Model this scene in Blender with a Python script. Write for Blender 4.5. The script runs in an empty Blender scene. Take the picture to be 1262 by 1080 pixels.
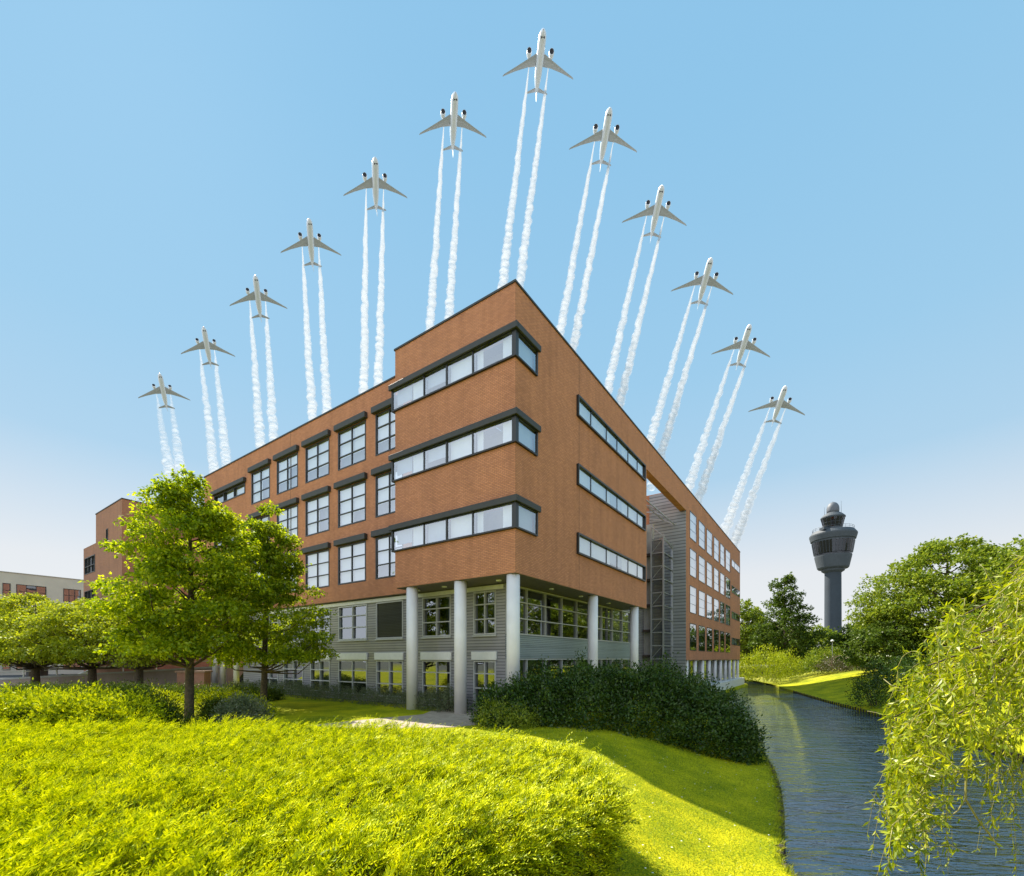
import bpy, math, random
import numpy as np
from mathutils import Vector, Matrix, noise

SC = bpy.context.scene
COL = SC.collection
R = math.radians
F, CU, CV, EYE = 560.0, 631.0, 812.0, 2.57          # focal length, principal column, horizon row (photo pixels), eye height

# ------------------------------------------------------------------ helpers
def at(u, v, z=0.0):
    y = F*(EYE-z)/(v-CV); return ((u-CU)/F*y, y, z)
def aty(u, v, y):
    return ((u-CU)/F*y, y, EYE+(CV-v)/F*y)

class MB:
    def __init__(s): s.v=[]; s.f=[]
    def quad(s, *p):
        n=len(s.v); s.v+=[tuple(q) for q in p]; s.f.append(tuple(range(n,n+len(p)))); return s
    def box(s,x0,x1,y0,y1,z0,z1):
        n=len(s.v)
        s.v+=[(x0,y0,z0),(x1,y0,z0),(x1,y1,z0),(x0,y1,z0),(x0,y0,z1),(x1,y0,z1),(x1,y1,z1),(x0,y1,z1)]
        for f in ((0,3,2,1),(4,5,6,7),(0,1,5,4),(1,2,6,5),(2,3,7,6),(3,0,4,7)): s.f.append(tuple(n+i for i in f))
        return s
    def tube(s, pts, rad, n=6, caps=True):
        pts=[Vector(p) for p in pts]
        if not hasattr(rad,'__len__'): rad=[rad]*len(pts)
        base=len(s.v); up=Vector((0,0,1))
        for i,p in enumerate(pts):
            d=(pts[min(i+1,len(pts)-1)]-pts[max(i-1,0)])
            d=d.normalized() if d.length>1e-9 else up
            a=d.cross(Vector((0.3,1,0.1)) if abs(d.y)<0.85 else Vector((1,0.2,0.1))).normalized(); b=d.cross(a)
            for k in range(n):
                t=2*math.pi*k/n; q=p+(a*math.cos(t)+b*math.sin(t))*rad[i]; s.v.append(tuple(q))
        for i in range(len(pts)-1):
            for k in range(n):
                k2=(k+1)%n; s.f.append((base+i*n+k,base+i*n+k2,base+(i+1)*n+k2,base+(i+1)*n+k))
        if caps:
            s.f.append(tuple(base+k for k in range(n))[::-1]); e=base+(len(pts)-1)*n
            s.f.append(tuple(e+k for k in range(n)))
        return s
    def lathe(s, prof, n=32, c=(0,0,0), cap=True):
        base=len(s.v)
        for r,z in prof:
            for k in range(n):
                t=2*math.pi*k/n; s.v.append((c[0]+r*math.cos(t),c[1]+r*math.sin(t),c[2]+z))
        for i in range(len(prof)-1):
            for k in range(n):
                k2=(k+1)%n; s.f.append((base+i*n+k,base+i*n+k2,base+(i+1)*n+k2,base+(i+1)*n+k))
        if cap:
            s.f.append(tuple(base+k for k in range(n))[::-1]); e=base+(len(prof)-1)*n
            s.f.append(tuple(e+k for k in range(n)))
        return s
    def build(s,name,mat,parent=None,smooth=False,bevel=0):
        me=bpy.data.meshes.new(name); me.from_pydata(s.v,[],s.f); me.update()
        return link(name,me,mat,parent,smooth,bevel)

def link(name,me,mat,parent=None,smooth=False,bevel=0):
    o=bpy.data.objects.new(name,me); COL.objects.link(o)
    if mat: me.materials.append(mat)
    if parent: o.parent=parent
    if smooth: me.polygons.foreach_set('use_smooth',[True]*len(me.polygons))
    if bevel:
        m=o.modifiers.new('bevel','BEVEL'); m.width=bevel; m.segments=2; m.limit_method='ANGLE'
    return o
def tag(o,label=None,cat=None,group=None,kind=None):
    if label: o['label']=label
    if cat: o['category']=cat
    if group: o['group']=group
    if kind: o['kind']=kind
    return o
def empty(name,loc=(0,0,0),rz=0):
    o=bpy.data.objects.new(name,None); COL.objects.link(o); o.location=loc; o.rotation_euler=(0,0,rz); o.empty_display_size=.3
    return o
def copy_tree(o,parent=None):
    c=o.copy(); COL.objects.link(c); c.parent=parent
    for ch in list(o.children): copy_tree(ch,c)
    return c

# ------------------------------------------------------------------ materials
def mat(name):
    m=bpy.data.materials.new(name); m.use_nodes=True; nt=m.node_tree
    return m,nt,nt.nodes,nt.links,nt.nodes['Principled BSDF']
def ramp(N,L,src,stops):
    r=N.new('ShaderNodeValToRGB'); el=r.color_ramp.elements
    el[0].position,el[0].color=stops[0][0],(*stops[0][1],1); el[1].position,el[1].color=stops[-1][0],(*stops[-1][1],1)
    for p,c in stops[1:-1]:
        e=el.new(p); e.color=(*c,1)
    L.new(src,r.inputs[0]); return r
def simple(name,c,rough=.6,metal=0.0,var=.12,scale=4.0,bump=0.0,coat=0):
    m,nt,N,L,P=mat(name)
    tc=N.new('ShaderNodeTexCoord'); no=N.new('ShaderNodeTexNoise'); no.inputs['Scale'].default_value=scale; no.inputs['Detail'].default_value=6
    L.new(tc.outputs['Object'],no.inputs['Vector'])
    lo=tuple(x*(1-var) for x in c); hi=tuple(min(1,x*(1+var)) for x in c)
    r=ramp(N,L,no.outputs['Fac'],[(.3,lo),(.7,hi)]); L.new(r.outputs[0],P.inputs['Base Color'])
    P.inputs['Roughness'].default_value=rough; P.inputs['Metallic'].default_value=metal
    if coat: P.inputs['Coat Weight'].default_value=coat
    if bump:
        b=N.new('ShaderNodeBump'); b.inputs['Strength'].default_value=bump; b.inputs['Distance'].default_value=.02
        L.new(no.outputs['Fac'],b.inputs['Height']); L.new(b.outputs[0],P.inputs['Normal'])
    return m
def leaf_mat(name,cols,trans=.45,tcol=None,gloss=.08,rough=.45,patch=None,rnd=.6,pat=.9):
    """leaf: diffuse + light coming through; colour differs leaf by leaf and, softly, twig by twig"""
    m,nt,N,L,P=mat(name); N.remove(P); out=N['Material Output']
    g=N.new('ShaderNodeNewGeometry'); tc=N.new('ShaderNodeTexCoord'); no=N.new('ShaderNodeTexNoise')
    no.inputs['Scale'].default_value=patch or 1.3; no.inputs['Detail'].default_value=2; L.new(tc.outputs['Object'],no.inputs['Vector'])
    mx=N.new('ShaderNodeMath'); mx.operation='MULTIPLY_ADD'; mx.inputs[1].default_value=rnd
    L.new(g.outputs['Random Per Island'],mx.inputs[0])
    ms=N.new('ShaderNodeMath'); ms.operation='MULTIPLY_ADD'; ms.inputs[1].default_value=pat; ms.inputs[2].default_value=.5-.5*pat-.5*rnd
    L.new(no.outputs['Fac'],ms.inputs[0]); L.new(ms.outputs[0],mx.inputs[2])
    n=len(cols); r=ramp(N,L,mx.outputs[0],[(i/(n-1),c) for i,c in enumerate(cols)])
    d=N.new('ShaderNodeBsdfDiffuse'); t=N.new('ShaderNodeBsdfTranslucent'); gl=N.new('ShaderNodeBsdfGlossy'); gl.inputs['Roughness'].default_value=rough
    gl.inputs['Color'].default_value=(.9,.9,.8,1)
    L.new(r.outputs[0],d.inputs[0])
    if tcol:
        mc=N.new('ShaderNodeMix'); mc.data_type='RGBA'; mc.blend_type='MULTIPLY'; mc.inputs[0].default_value=1
        L.new(r.outputs[0],mc.inputs[6]); mc.inputs[7].default_value=(*tcol,1); L.new(mc.outputs[2],t.inputs[0])
    else: L.new(r.outputs[0],t.inputs[0])
    m1=N.new('ShaderNodeMixShader'); m1.inputs[0].default_value=trans; L.new(d.outputs[0],m1.inputs[1]); L.new(t.outputs[0],m1.inputs[2])
    m2=N.new('ShaderNodeMixShader'); m2.inputs[0].default_value=gloss; L.new(m1.outputs[0],m2.inputs[1]); L.new(gl.outputs[0],m2.inputs[2])
    L.new(m2.outputs[0],out.inputs['Surface']); return m
def brick_mat(name,c1,c2,mortar):
    m,nt,N,L,P=mat(name)
    tc=N.new('ShaderNodeTexCoord'); sx=N.new('ShaderNodeSeparateXYZ'); L.new(tc.outputs['Object'],sx.inputs[0])
    ad=N.new('ShaderNodeMath'); L.new(sx.outputs[0],ad.inputs[0]); L.new(sx.outputs[1],ad.inputs[1])
    cb=N.new('ShaderNodeCombineXYZ'); L.new(ad.outputs[0],cb.inputs[0]); L.new(sx.outputs[2],cb.inputs[1])
    b=N.new('ShaderNodeTexBrick'); b.inputs['Scale'].default_value=1; b.inputs['Brick Width'].default_value=.22; b.inputs['Row Height'].default_value=.0725
    b.inputs['Mortar Size'].default_value=.011; b.inputs['Mortar Smooth'].default_value=.25; b.inputs['Bias'].default_value=-.1
    b.inputs['Color1'].default_value=(*c1,1); b.inputs['Color2'].default_value=(*c2,1); b.inputs['Mortar'].default_value=(*mortar,1)
    L.new(cb.outputs[0],b.inputs['Vector'])
    no=N.new('ShaderNodeTexNoise'); no.inputs['Scale'].default_value=.55; no.inputs['Detail'].default_value=8; no.inputs['Roughness'].default_value=.65; L.new(tc.outputs['Object'],no.inputs['Vector'])
    r=ramp(N,L,no.outputs['Fac'],[(.25,(.80,.79,.78)),(.5,(1,1,1)),(.75,(1.12,1.1,1.06))])
    mx=N.new('ShaderNodeMix'); mx.data_type='RGBA'; mx.blend_type='MULTIPLY'; mx.inputs[0].default_value=.85
    L.new(b.outputs['Color'],mx.inputs[6]); L.new(r.outputs[0],mx.inputs[7])
    # streaks of weathering running down the wall
    mp=N.new('ShaderNodeMapping'); mp.inputs['Scale'].default_value=(2.2,2.2,.12); L.new(tc.outputs['Object'],mp.inputs[0])
    n2=N.new('ShaderNodeTexNoise'); n2.inputs['Scale'].default_value=1; n2.inputs['Detail'].default_value=5; L.new(mp.outputs[0],n2.inputs['Vector'])
    r2=ramp(N,L,n2.outputs['Fac'],[(.3,(.82,.81,.80)),(.58,(1,1,1))])
    m3=N.new('ShaderNodeMix'); m3.data_type='RGBA'; m3.blend_type='MULTIPLY'; m3.inputs[0].default_value=.7
    L.new(mx.outputs[2],m3.inputs[6]); L.new(r2.outputs[0],m3.inputs[7]); L.new(m3.outputs[2],P.inputs['Base Color'])
    P.inputs['Roughness'].default_value=.85
    bp=N.new('ShaderNodeBump'); bp.inputs['Strength'].default_value=.5; bp.inputs['Distance'].default_value=.01; bp.invert=True
    L.new(b.outputs['Fac'],bp.inputs['Height']); L.new(bp.outputs[0],P.inputs['Normal'])
    return m
def clad_mat(name,c,pitch):
    m,nt,N,L,P=mat(name)
    tc=N.new('ShaderNodeTexCoord'); sx=N.new('ShaderNodeSeparateXYZ'); L.new(tc.outputs['Object'],sx.inputs[0])
    mu=N.new('ShaderNodeMath'); mu.operation='MULTIPLY'; mu.inputs[1].default_value=1/pitch; L.new(sx.outputs[2],mu.inputs[0])
    fr=N.new('ShaderNodeMath'); fr.operation='FRACT'; L.new(mu.outputs[0],fr.inputs[0])
    fl=N.new('ShaderNodeMath'); fl.operation='FLOOR'; L.new(mu.outputs[0],fl.inputs[0])
    wn=N.new('ShaderNodeTexWhiteNoise'); wn.noise_dimensions='1D'; L.new(fl.outputs[0],wn.inputs['W'])
    no=N.new('ShaderNodeTexNoise'); no.inputs['Scale'].default_value=1.2; no.inputs['Detail'].default_value=6; L.new(tc.outputs['Object'],no.inputs['Vector'])
    av=N.new('ShaderNodeMath'); av.operation='ADD'; L.new(wn.outputs[0],av.inputs[0]); L.new(no.outputs['Fac'],av.inputs[1])
    r=ramp(N,L,av.outputs[0],[(.2,tuple(x*.8 for x in c)),(1.0,tuple(x*1.15 for x in c))])
    g=ramp(N,L,fr.outputs[0],[(.0,(.12,.12,.13)),(.22,(.75,.75,.75)),(.4,(1,1,1)),(1,(1,1,1))])
    mx=N.new('ShaderNodeMix'); mx.data_type='RGBA'; mx.blend_type='MULTIPLY'; mx.inputs[0].default_value=1
    L.new(r.outputs[0],mx.inputs[6]); L.new(g.outputs[0],mx.inputs[7]); L.new(mx.outputs[2],P.inputs['Base Color'])
    bp=N.new('ShaderNodeBump'); bp.inputs['Strength'].default_value=.8; bp.inputs['Distance'].default_value=.03
    L.new(fr.outputs[0],bp.inputs['Height']); L.new(bp.outputs[0],P.inputs['Normal'])
    P.inputs['Roughness'].default_value=.45; P.inputs['Metallic'].default_value=.25
    return m
def glass_mat(name,refl=.35,tint=(.8,.85,.9),edge=.6):
    m,nt,N,L,P=mat(name); N.remove(P); out=N['Material Output']
    lw=N.new('ShaderNodeLayerWeight'); lw.inputs['Blend'].default_value=.5
    pw=N.new('ShaderNodeMath'); pw.operation='POWER'; pw.inputs[1].default_value=3.0; L.new(lw.outputs['Facing'],pw.inputs[0])
    ma=N.new('ShaderNodeMath'); ma.operation='MULTIPLY_ADD'; ma.inputs[1].default_value=edge; ma.inputs[2].default_value=refl; ma.use_clamp=True
    L.new(pw.outputs[0],ma.inputs[0])
    tr=N.new('ShaderNodeBsdfTransparent'); tr.inputs[0].default_value=(*tint,1)
    gl=N.new('ShaderNodeBsdfGlossy'); gl.inputs['Roughness'].default_value=.008; gl.inputs[0].default_value=(.92,.95,1,1)
    tc=N.new('ShaderNodeTexCoord'); no=N.new('ShaderNodeTexNoise'); no.inputs['Scale'].default_value=.7; no.inputs['Detail'].default_value=1; L.new(tc.outputs['Object'],no.inputs['Vector'])
    bp=N.new('ShaderNodeBump'); bp.inputs['Strength'].default_value=.12; bp.inputs['Distance'].default_value=.05
    L.new(no.outputs['Fac'],bp.inputs['Height']); L.new(bp.outputs[0],gl.inputs['Normal'])
    mx=N.new('ShaderNodeMixShader'); L.new(ma.outputs[0],mx.inputs[0]); L.new(tr.outputs[0],mx.inputs[1]); L.new(gl.outputs[0],mx.inputs[2])
    L.new(mx.outputs[0],out.inputs['Surface']); return m

M={}
M['brick']=brick_mat('brick',(.60,.25,.13),(.48,.19,.097),(.31,.145,.085))
M['brick2']=brick_mat('brick_annex',(.42,.19,.12),(.36,.155,.095),(.30,.18,.13))
M['clad']=clad_mat('grey_cladding',(.32,.31,.34),.15)
M['black']=simple('black_frame',(.018,.019,.02),.4)
M['hood']=simple('charcoal_hood',(.035,.035,.033),.55)
M['coping']=simple('dark_coping',(.03,.028,.026),.5)
M['white']=simple('white_paint',(.72,.71,.68),.5,var=.06)
M['col']=simple('column_paint',(.75,.72,.73),.5,var=.07,scale=1.2)
M['gframe']=simple('grey_frame',(.45,.45,.44),.4,var=.05)
M['soffit']=simple('soffit_panels',(.15,.13,.12),.6)
M['lamp']=simple('lamp_white',(.8,.8,.78),.4)
M['glass']=glass_mat('window_glass',.33,(.94,.97,1.0),.75)
M['gglass']=glass_mat('ground_floor_glass',.22,(.27,.30,.32),.8)
M['dglass']=glass_mat('dark_glass',.22,(.25,.27,.3),.6)
M['blind']=simple('white_blind',(.76,.82,.92),.8,var=.04,scale=.8)
M['blind2']=simple('grey_blind',(.42,.50,.64),.8,var=.12,scale=.8)
M['room']=simple('room_back',(.20,.25,.34),.9,var=.35,scale=.9)
M['shutter']=clad_mat('dark_louvre',(.045,.047,.05),.09)
M['concrete']=simple('concrete',(.42,.41,.39),.8,var=.12,scale=1.5,bump=.2)
M['roof']=simple('roof_felt',(.10,.10,.10),.9)
M['steel']=simple('steel',(.42,.43,.44),.35,.6)
M['beige']=simple('beige_render',(.62,.55,.45),.85,var=.06,scale=.6)
M['bark']=simple('bark',(.085,.062,.042),.95,var=.4,scale=9,bump=.8)
M['stem']=simple('twig',(.16,.13,.06),.9,var=.3,scale=20)
M['vine']=simple('willow_twig',(.26,.23,.07),.7,var=.3,scale=9)

# ------------------------------------------------------------------ camera, sky, sun
cam=bpy.data.cameras.new('camera'); co=bpy.data.objects.new('camera',cam); COL.objects.link(co)
co.location=(0,0,EYE); co.rotation_euler=(R(90),0,0)
cam.sensor_width=36; cam.sensor_fit='HORIZONTAL'; cam.lens=F/1262*36; cam.shift_x=0.0; cam.shift_y=(CV-540)/1262; cam.clip_end=12000; cam.clip_start=.05
SC.camera=co
AZ=math.atan2(-.64,.77); EL=R(48)                 # the sun stands behind the building, to the left
SUN=Vector((math.sin(AZ)*math.cos(EL),math.cos(AZ)*math.cos(EL),math.sin(EL)))
w=bpy.data.worlds.new('World'); SC.world=w; w.use_nodes=True; wn=w.node_tree.nodes; wl=w.node_tree.links
sky=wn.new('ShaderNodeTexSky'); sky.sky_type='NISHITA'; sky.sun_disc=False; sky.sun_elevation=EL; sky.sun_rotation=AZ
sky.air_density=1.0; sky.dust_density=.6; sky.ozone_density=1.6; sky.altitude=0
bg=wn['Background']; bg.inputs['Strength'].default_value=.11
# hazy summer sky: deep blue above, milky at the horizon, unseen white cloud behind the viewer (inferred from bright windows, shaped to brighten the left brick)
def wmath(op,a,b=None,c=None):
    n=wn.new('ShaderNodeMath'); n.operation=op
    for i,x in enumerate((a,b,c)):
        if x is None: continue
        if isinstance(x,(int,float)): n.inputs[i].default_value=x
        else: wl.new(x,n.inputs[i])
    return n.outputs[0]
SKY_S=.11; SKY_E=2**1.05
def wcol(c): return tuple(((x/255+.055)/1.055)**2.4/SKY_E/SKY_S*.1 for x in c)
wtc=wn.new('ShaderNodeTexCoord'); wx=wn.new('ShaderNodeSeparateXYZ'); wl.new(wtc.outputs['Generated'],wx.inputs[0])
wr=wn.new('ShaderNodeValToRGB'); wl.new(wx.outputs[2],wr.inputs[0]); el=wr.color_ramp.elements
stops=[(0,(238,239,240)),(.16,(230,234,238)),(.25,(206,223,237)),(.34,(175,211,236)),(.5,(158,205,236)),(.75,(144,198,234)),(1,(138,193,232))]
el[0].position,el[0].color=0,(*wcol(stops[0][1]),1); el[1].position,el[1].color=1,(*wcol(stops[-1][1]),1)
for q,c in stops[1:-1]:
    e=el.new(q); e.color=(*wcol(c),1)
wm1=wn.new('ShaderNodeMix'); wm1.data_type='RGBA'; wm1.blend_type='MULTIPLY'; wm1.inputs[0].default_value=1; wl.new(wr.outputs[0],wm1.inputs[6]); wm1.inputs[7].default_value=(10,10,10,1); wm1.clamp_result=False
wmx=wn.new('ShaderNodeMix'); wmx.data_type='RGBA'; wmx.inputs[0].default_value=.975; wmx.clamp_result=False
wl.new(sky.outputs[0],wmx.inputs[6]); wl.new(wm1.outputs[2],wmx.inputs[7])
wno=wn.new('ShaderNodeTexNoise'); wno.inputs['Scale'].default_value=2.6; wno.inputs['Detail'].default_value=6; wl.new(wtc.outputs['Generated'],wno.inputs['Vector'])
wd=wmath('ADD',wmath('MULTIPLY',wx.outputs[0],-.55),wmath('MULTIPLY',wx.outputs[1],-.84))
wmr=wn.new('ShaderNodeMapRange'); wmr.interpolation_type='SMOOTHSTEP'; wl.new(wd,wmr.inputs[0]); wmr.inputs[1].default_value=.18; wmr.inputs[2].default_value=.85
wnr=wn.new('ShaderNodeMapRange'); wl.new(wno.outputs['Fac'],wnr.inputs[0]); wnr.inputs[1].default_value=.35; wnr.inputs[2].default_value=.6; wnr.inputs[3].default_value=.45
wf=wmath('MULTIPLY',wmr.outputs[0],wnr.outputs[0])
wcl=wn.new('ShaderNodeMix'); wcl.data_type='RGBA'; wcl.clamp_result=False; wl.new(wf,wcl.inputs[0]); wl.new(wmx.outputs[2],wcl.inputs[6]); CLOUD_FILL=7.3; wcl.inputs[7].default_value=(CLOUD_FILL*.88,CLOUD_FILL*.95,CLOUD_FILL*1.05,1)
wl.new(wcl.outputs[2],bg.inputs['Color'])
sl=bpy.data.lights.new('sun','SUN'); sl.energy=5.0; sl.angle=R(.5); sl.color=(1,.93,.82)
so=bpy.data.objects.new('sun',sl); COL.objects.link(so); so.rotation_euler=SUN.to_track_quat('Z','Y').to_euler(); so.location=(-60,70,90)
SC.view_settings.view_transform='Standard'; SC.view_settings.look='None'; SC.view_settings.exposure=1.05; SC.view_settings.gamma=1
SC.render.engine='CYCLES'; SC.cycles.max_bounces=8; SC.cycles.transparent_max_bounces=24; SC.cycles.caustics_reflective=False; SC.cycles.caustics_refractive=False

# ------------------------------------------------------------------ terrain: two lands, a canal between them
C0=np.array((.136,19.1)); RV=np.array((.5715,.8206)); LV=np.array((-.8206,.5715)); BROT=math.atan2(.8206,.5715)
def loc2w(a,b,z=0): p=C0+a*RV+b*LV; return (p[0],p[1],z)
def w2loc(x,y):
    d=np.array((x,y))-C0; return (float(d@RV),float(d@LV))
WATER=-1.5
bankL=[(4.3,-14),(4.6,0),(4.75,5),(4.95,8.1),(5.7,9.6),(6.75,11.4),(7.9,13.5),(9.2,16.2),(11.0,20.5),(13.0,26),(15.8,34),(19.4,42.5),loc2w(38,-.9)[:2],loc2w(48,-.9)[:2],loc2w(60.2,-.9)[:2]]
bankR=[(8.5,-14),(8.6,0),(9.3,4),(11.8,8),(15.6,12.4),(20.0,17.6),(21.2,20.6),(23.2,25.5),(25.9,31.9),(29.6,43),(34.4,56),(39.5,69),(43,78),(43.5,84),(40,87),(35,84),loc2w(60.2,3)[:2]]
def resample(pts,step):
    p=np.array(pts,float)
    # Catmull-Rom, then even spacing
    out=[]
    for i in range(len(p)-1):
        p0=p[max(i-1,0)];p1=p[i];p2=p[i+1];p3=p[min(i+2,len(p)-1)]
        for t in np.linspace(0,1,24,endpoint=False):
            out.append(.5*((2*p1)+(-p0+p2)*t+(2*p0-5*p1+4*p2-p3)*t*t+(-p0+3*p1-3*p2+p3)*t**3))
    out.append(p[-1]); o=np.array(out); d=np.r_[0,np.cumsum(np.linalg.norm(np.diff(o,axis=0),axis=1))]
    s=np.linspace(0,d[-1],max(2,int(d[-1]/step)))
    return np.c_[np.interp(s,d,o[:,0]),np.interp(s,d,o[:,1])]
BL=resample(bankL,.3); BR=resample(bankR,.5)
def dist(poly,xy):
    xy=np.atleast_2d(xy); out=np.empty(len(xy))
    for i in range(0,len(xy),4000):
        c=xy[i:i+4000]; out[i:i+4000]=np.sqrt(((c[:,None,:]-poly[None])**2).sum(2).min(1))
    return out
def sm(t): t=np.clip(t,0,1); return t*t*(3-2*t)
def hL(xy):
    d=dist(BL,xy); return -1.22+1.22*sm((d+.3)/6.3)
def hR(xy):
    d=dist(BR,xy); return -1.3+2.25*sm((d+.4)/12.0)
def zL(x,y): return float(hL(np.array([[x,y]]))[0])
def zR(x,y): return float(hR(np.array([[x,y]]))[0])
def land(name,bank,t0,t1,h,m):
    n=len(bank); tgt=np.array([np.array(t0)*(1-k)+np.array(t1)*k for k in np.linspace(0,1,n)])
    tgt=tgt/np.linalg.norm(tgt,axis=1)[:,None]*3000
    dirs=tgt-bank; dirs/=np.linalg.norm(dirs,axis=1)[:,None]
    ds=[0,0,.06,.2,.4,.7,1.1,1.6,2.2,2.9,3.7,4.6,5.6,6.8,8.2,10,12.5,16,21,28,40,60,100,200,500,1200,3000]
    V=[]
    for j,d in enumerate(ds):
        xy=bank+dirs*d; z=h(xy) if d<60 else np.full(n,h(np.array([[bank[0][0]+dirs[0][0]*60,bank[0][1]+dirs[0][1]*60]]))[0])
        if j==0: z=np.full(n,WATER-1.0)
        V.append(np.c_[xy,z])
    V=np.concatenate(V); mb=MB(); mb.v=[tuple(v) for v in V]
    for j in range(len(ds)-1):
        for i in range(n-1): mb.f.append((j*n+i,j*n+i+1,(j+1)*n+i+1,(j+1)*n+i))
    o=mb.build(name,m,None,True); o['kind']='structure'; return o
def lawn_mat(name,cols):
    m,nt,N,L,P=mat(name)
    tc=N.new('ShaderNodeTexCoord')
    n1=N.new('ShaderNodeTexNoise'); n1.inputs['Scale'].default_value=.55; n1.inputs['Detail'].default_value=9; n1.inputs['Roughness'].default_value=.7; L.new(tc.outputs['Object'],n1.inputs['Vector'])
    n2=N.new('ShaderNodeTexNoise'); n2.inputs['Scale'].default_value=28; n2.inputs['Detail'].default_value=6; L.new(tc.outputs['Object'],n2.inputs['Vector'])
    a=N.new('ShaderNodeMath'); a.operation='MULTIPLY_ADD'; a.inputs[1].default_value=.55; L.new(n2.outputs['Fac'],a.inputs[0])
    s=N.new('ShaderNodeMath'); s.operation='MULTIPLY'; s.inputs[1].default_value=.5; L.new(n1.outputs['Fac'],s.inputs[0]); L.new(s.outputs[0],a.inputs[2])
    k=len(cols); r=ramp(N,L,a.outputs[0],[(.33+.4*i/(k-1),c) for i,c in enumerate(cols)])
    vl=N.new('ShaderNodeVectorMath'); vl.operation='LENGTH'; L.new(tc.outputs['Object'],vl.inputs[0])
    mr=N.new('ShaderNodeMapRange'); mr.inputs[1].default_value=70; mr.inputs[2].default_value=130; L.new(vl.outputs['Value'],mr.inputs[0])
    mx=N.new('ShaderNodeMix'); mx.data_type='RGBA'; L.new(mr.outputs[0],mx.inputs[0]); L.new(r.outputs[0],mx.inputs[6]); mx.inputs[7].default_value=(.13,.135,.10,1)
    L.new(mx.outputs[2],P.inputs['Base Color']); P.inputs['Roughness'].default_value=.9
    P.inputs['Specular IOR Level'].default_value=.1
    b=N.new('ShaderNodeBump'); b.inputs['Strength'].default_value=.9; b.inputs['Distance'].default_value=.04; L.new(n2.outputs['Fac'],b.inputs['Height']); L.new(b.outputs[0],P.inputs['Normal'])
    return m
GR=[(.06,.12,.003),(.19,.24,.004),(.50,.46,.006),(.72,.56,.015)]
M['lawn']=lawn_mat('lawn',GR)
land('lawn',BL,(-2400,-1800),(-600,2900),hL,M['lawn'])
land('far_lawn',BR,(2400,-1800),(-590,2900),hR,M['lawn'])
# water
def water_mat():
    m,nt,N,L,P=mat('canal_water'); N.remove(P)
    di=N.new('ShaderNodeBsdfDiffuse'); di.inputs[0].default_value=(.008,.013,.020,1); gl=N.new('ShaderNodeBsdfGlossy'); gl.inputs[0].default_value=(.86,.93,1,1); gl.inputs['Roughness'].default_value=.015
    fn=N.new('ShaderNodeFresnel'); fn.inputs['IOR'].default_value=3.0; ms=N.new('ShaderNodeMixShader'); L.new(fn.outputs[0],ms.inputs[0]); L.new(di.outputs[0],ms.inputs[1]); L.new(gl.outputs[0],ms.inputs[2]); L.new(ms.outputs[0],N['Material Output'].inputs['Surface'])
    tc=N.new('ShaderNodeTexCoord'); mp=N.new('ShaderNodeMapping'); mp.inputs['Rotation'].default_value=(0,0,R(14)); mp.inputs['Scale'].default_value=(.55,1.5,1); L.new(tc.outputs['Object'],mp.inputs[0])
    n1=N.new('ShaderNodeTexNoise'); n1.inputs['Scale'].default_value=1.7; n1.inputs['Detail'].default_value=5; n1.inputs['Roughness'].default_value=.55; n1.inputs['Distortion'].default_value=.5; L.new(mp.outputs[0],n1.inputs['Vector'])
    n2=N.new('ShaderNodeTexNoise'); n2.inputs['Scale'].default_value=6; n2.inputs['Detail'].default_value=3; L.new(mp.outputs[0],n2.inputs['Vector'])
    a=N.new('ShaderNodeMath'); a.operation='MULTIPLY_ADD'; a.inputs[1].default_value=.22; L.new(n2.outputs['Fac'],a.inputs[0]); L.new(n1.outputs['Fac'],a.inputs[2])
    n3=N.new('ShaderNodeTexNoise'); n3.inputs['Scale'].default_value=.28; n3.inputs['Detail'].default_value=3; L.new(mp.outputs[0],n3.inputs['Vector'])
    r3=N.new('ShaderNodeMapRange'); r3.inputs[1].default_value=.35; r3.inputs[2].default_value=.65; r3.inputs[3].default_value=.35; r3.inputs[4].default_value=1; L.new(n3.outputs['Fac'],r3.inputs[0])
    b=N.new('ShaderNodeBump'); L.new(r3.outputs[0],b.inputs['Strength']); b.inputs['Distance'].default_value=.17; L.new(a.outputs[0],b.inputs['Height']); L.new(b.outputs[0],gl.inputs['Normal']); L.new(b.outputs[0],fn.inputs['Normal'])
    return m
M['water']=water_mat()
o=MB().quad((-20,-40,WATER),(90,-40,WATER),(90,110,WATER),(-20,110,WATER)).build('water',M['water']); o['kind']='structure'
o=MB().quad((-25,-45,WATER-1.2),(95,-45,WATER-1.2),(95,115,WATER-1.2),(-25,115,WATER-1.2)).build('canal_bed',simple('mud',(.03,.027,.02),.9)); o['kind']='structure'
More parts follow.
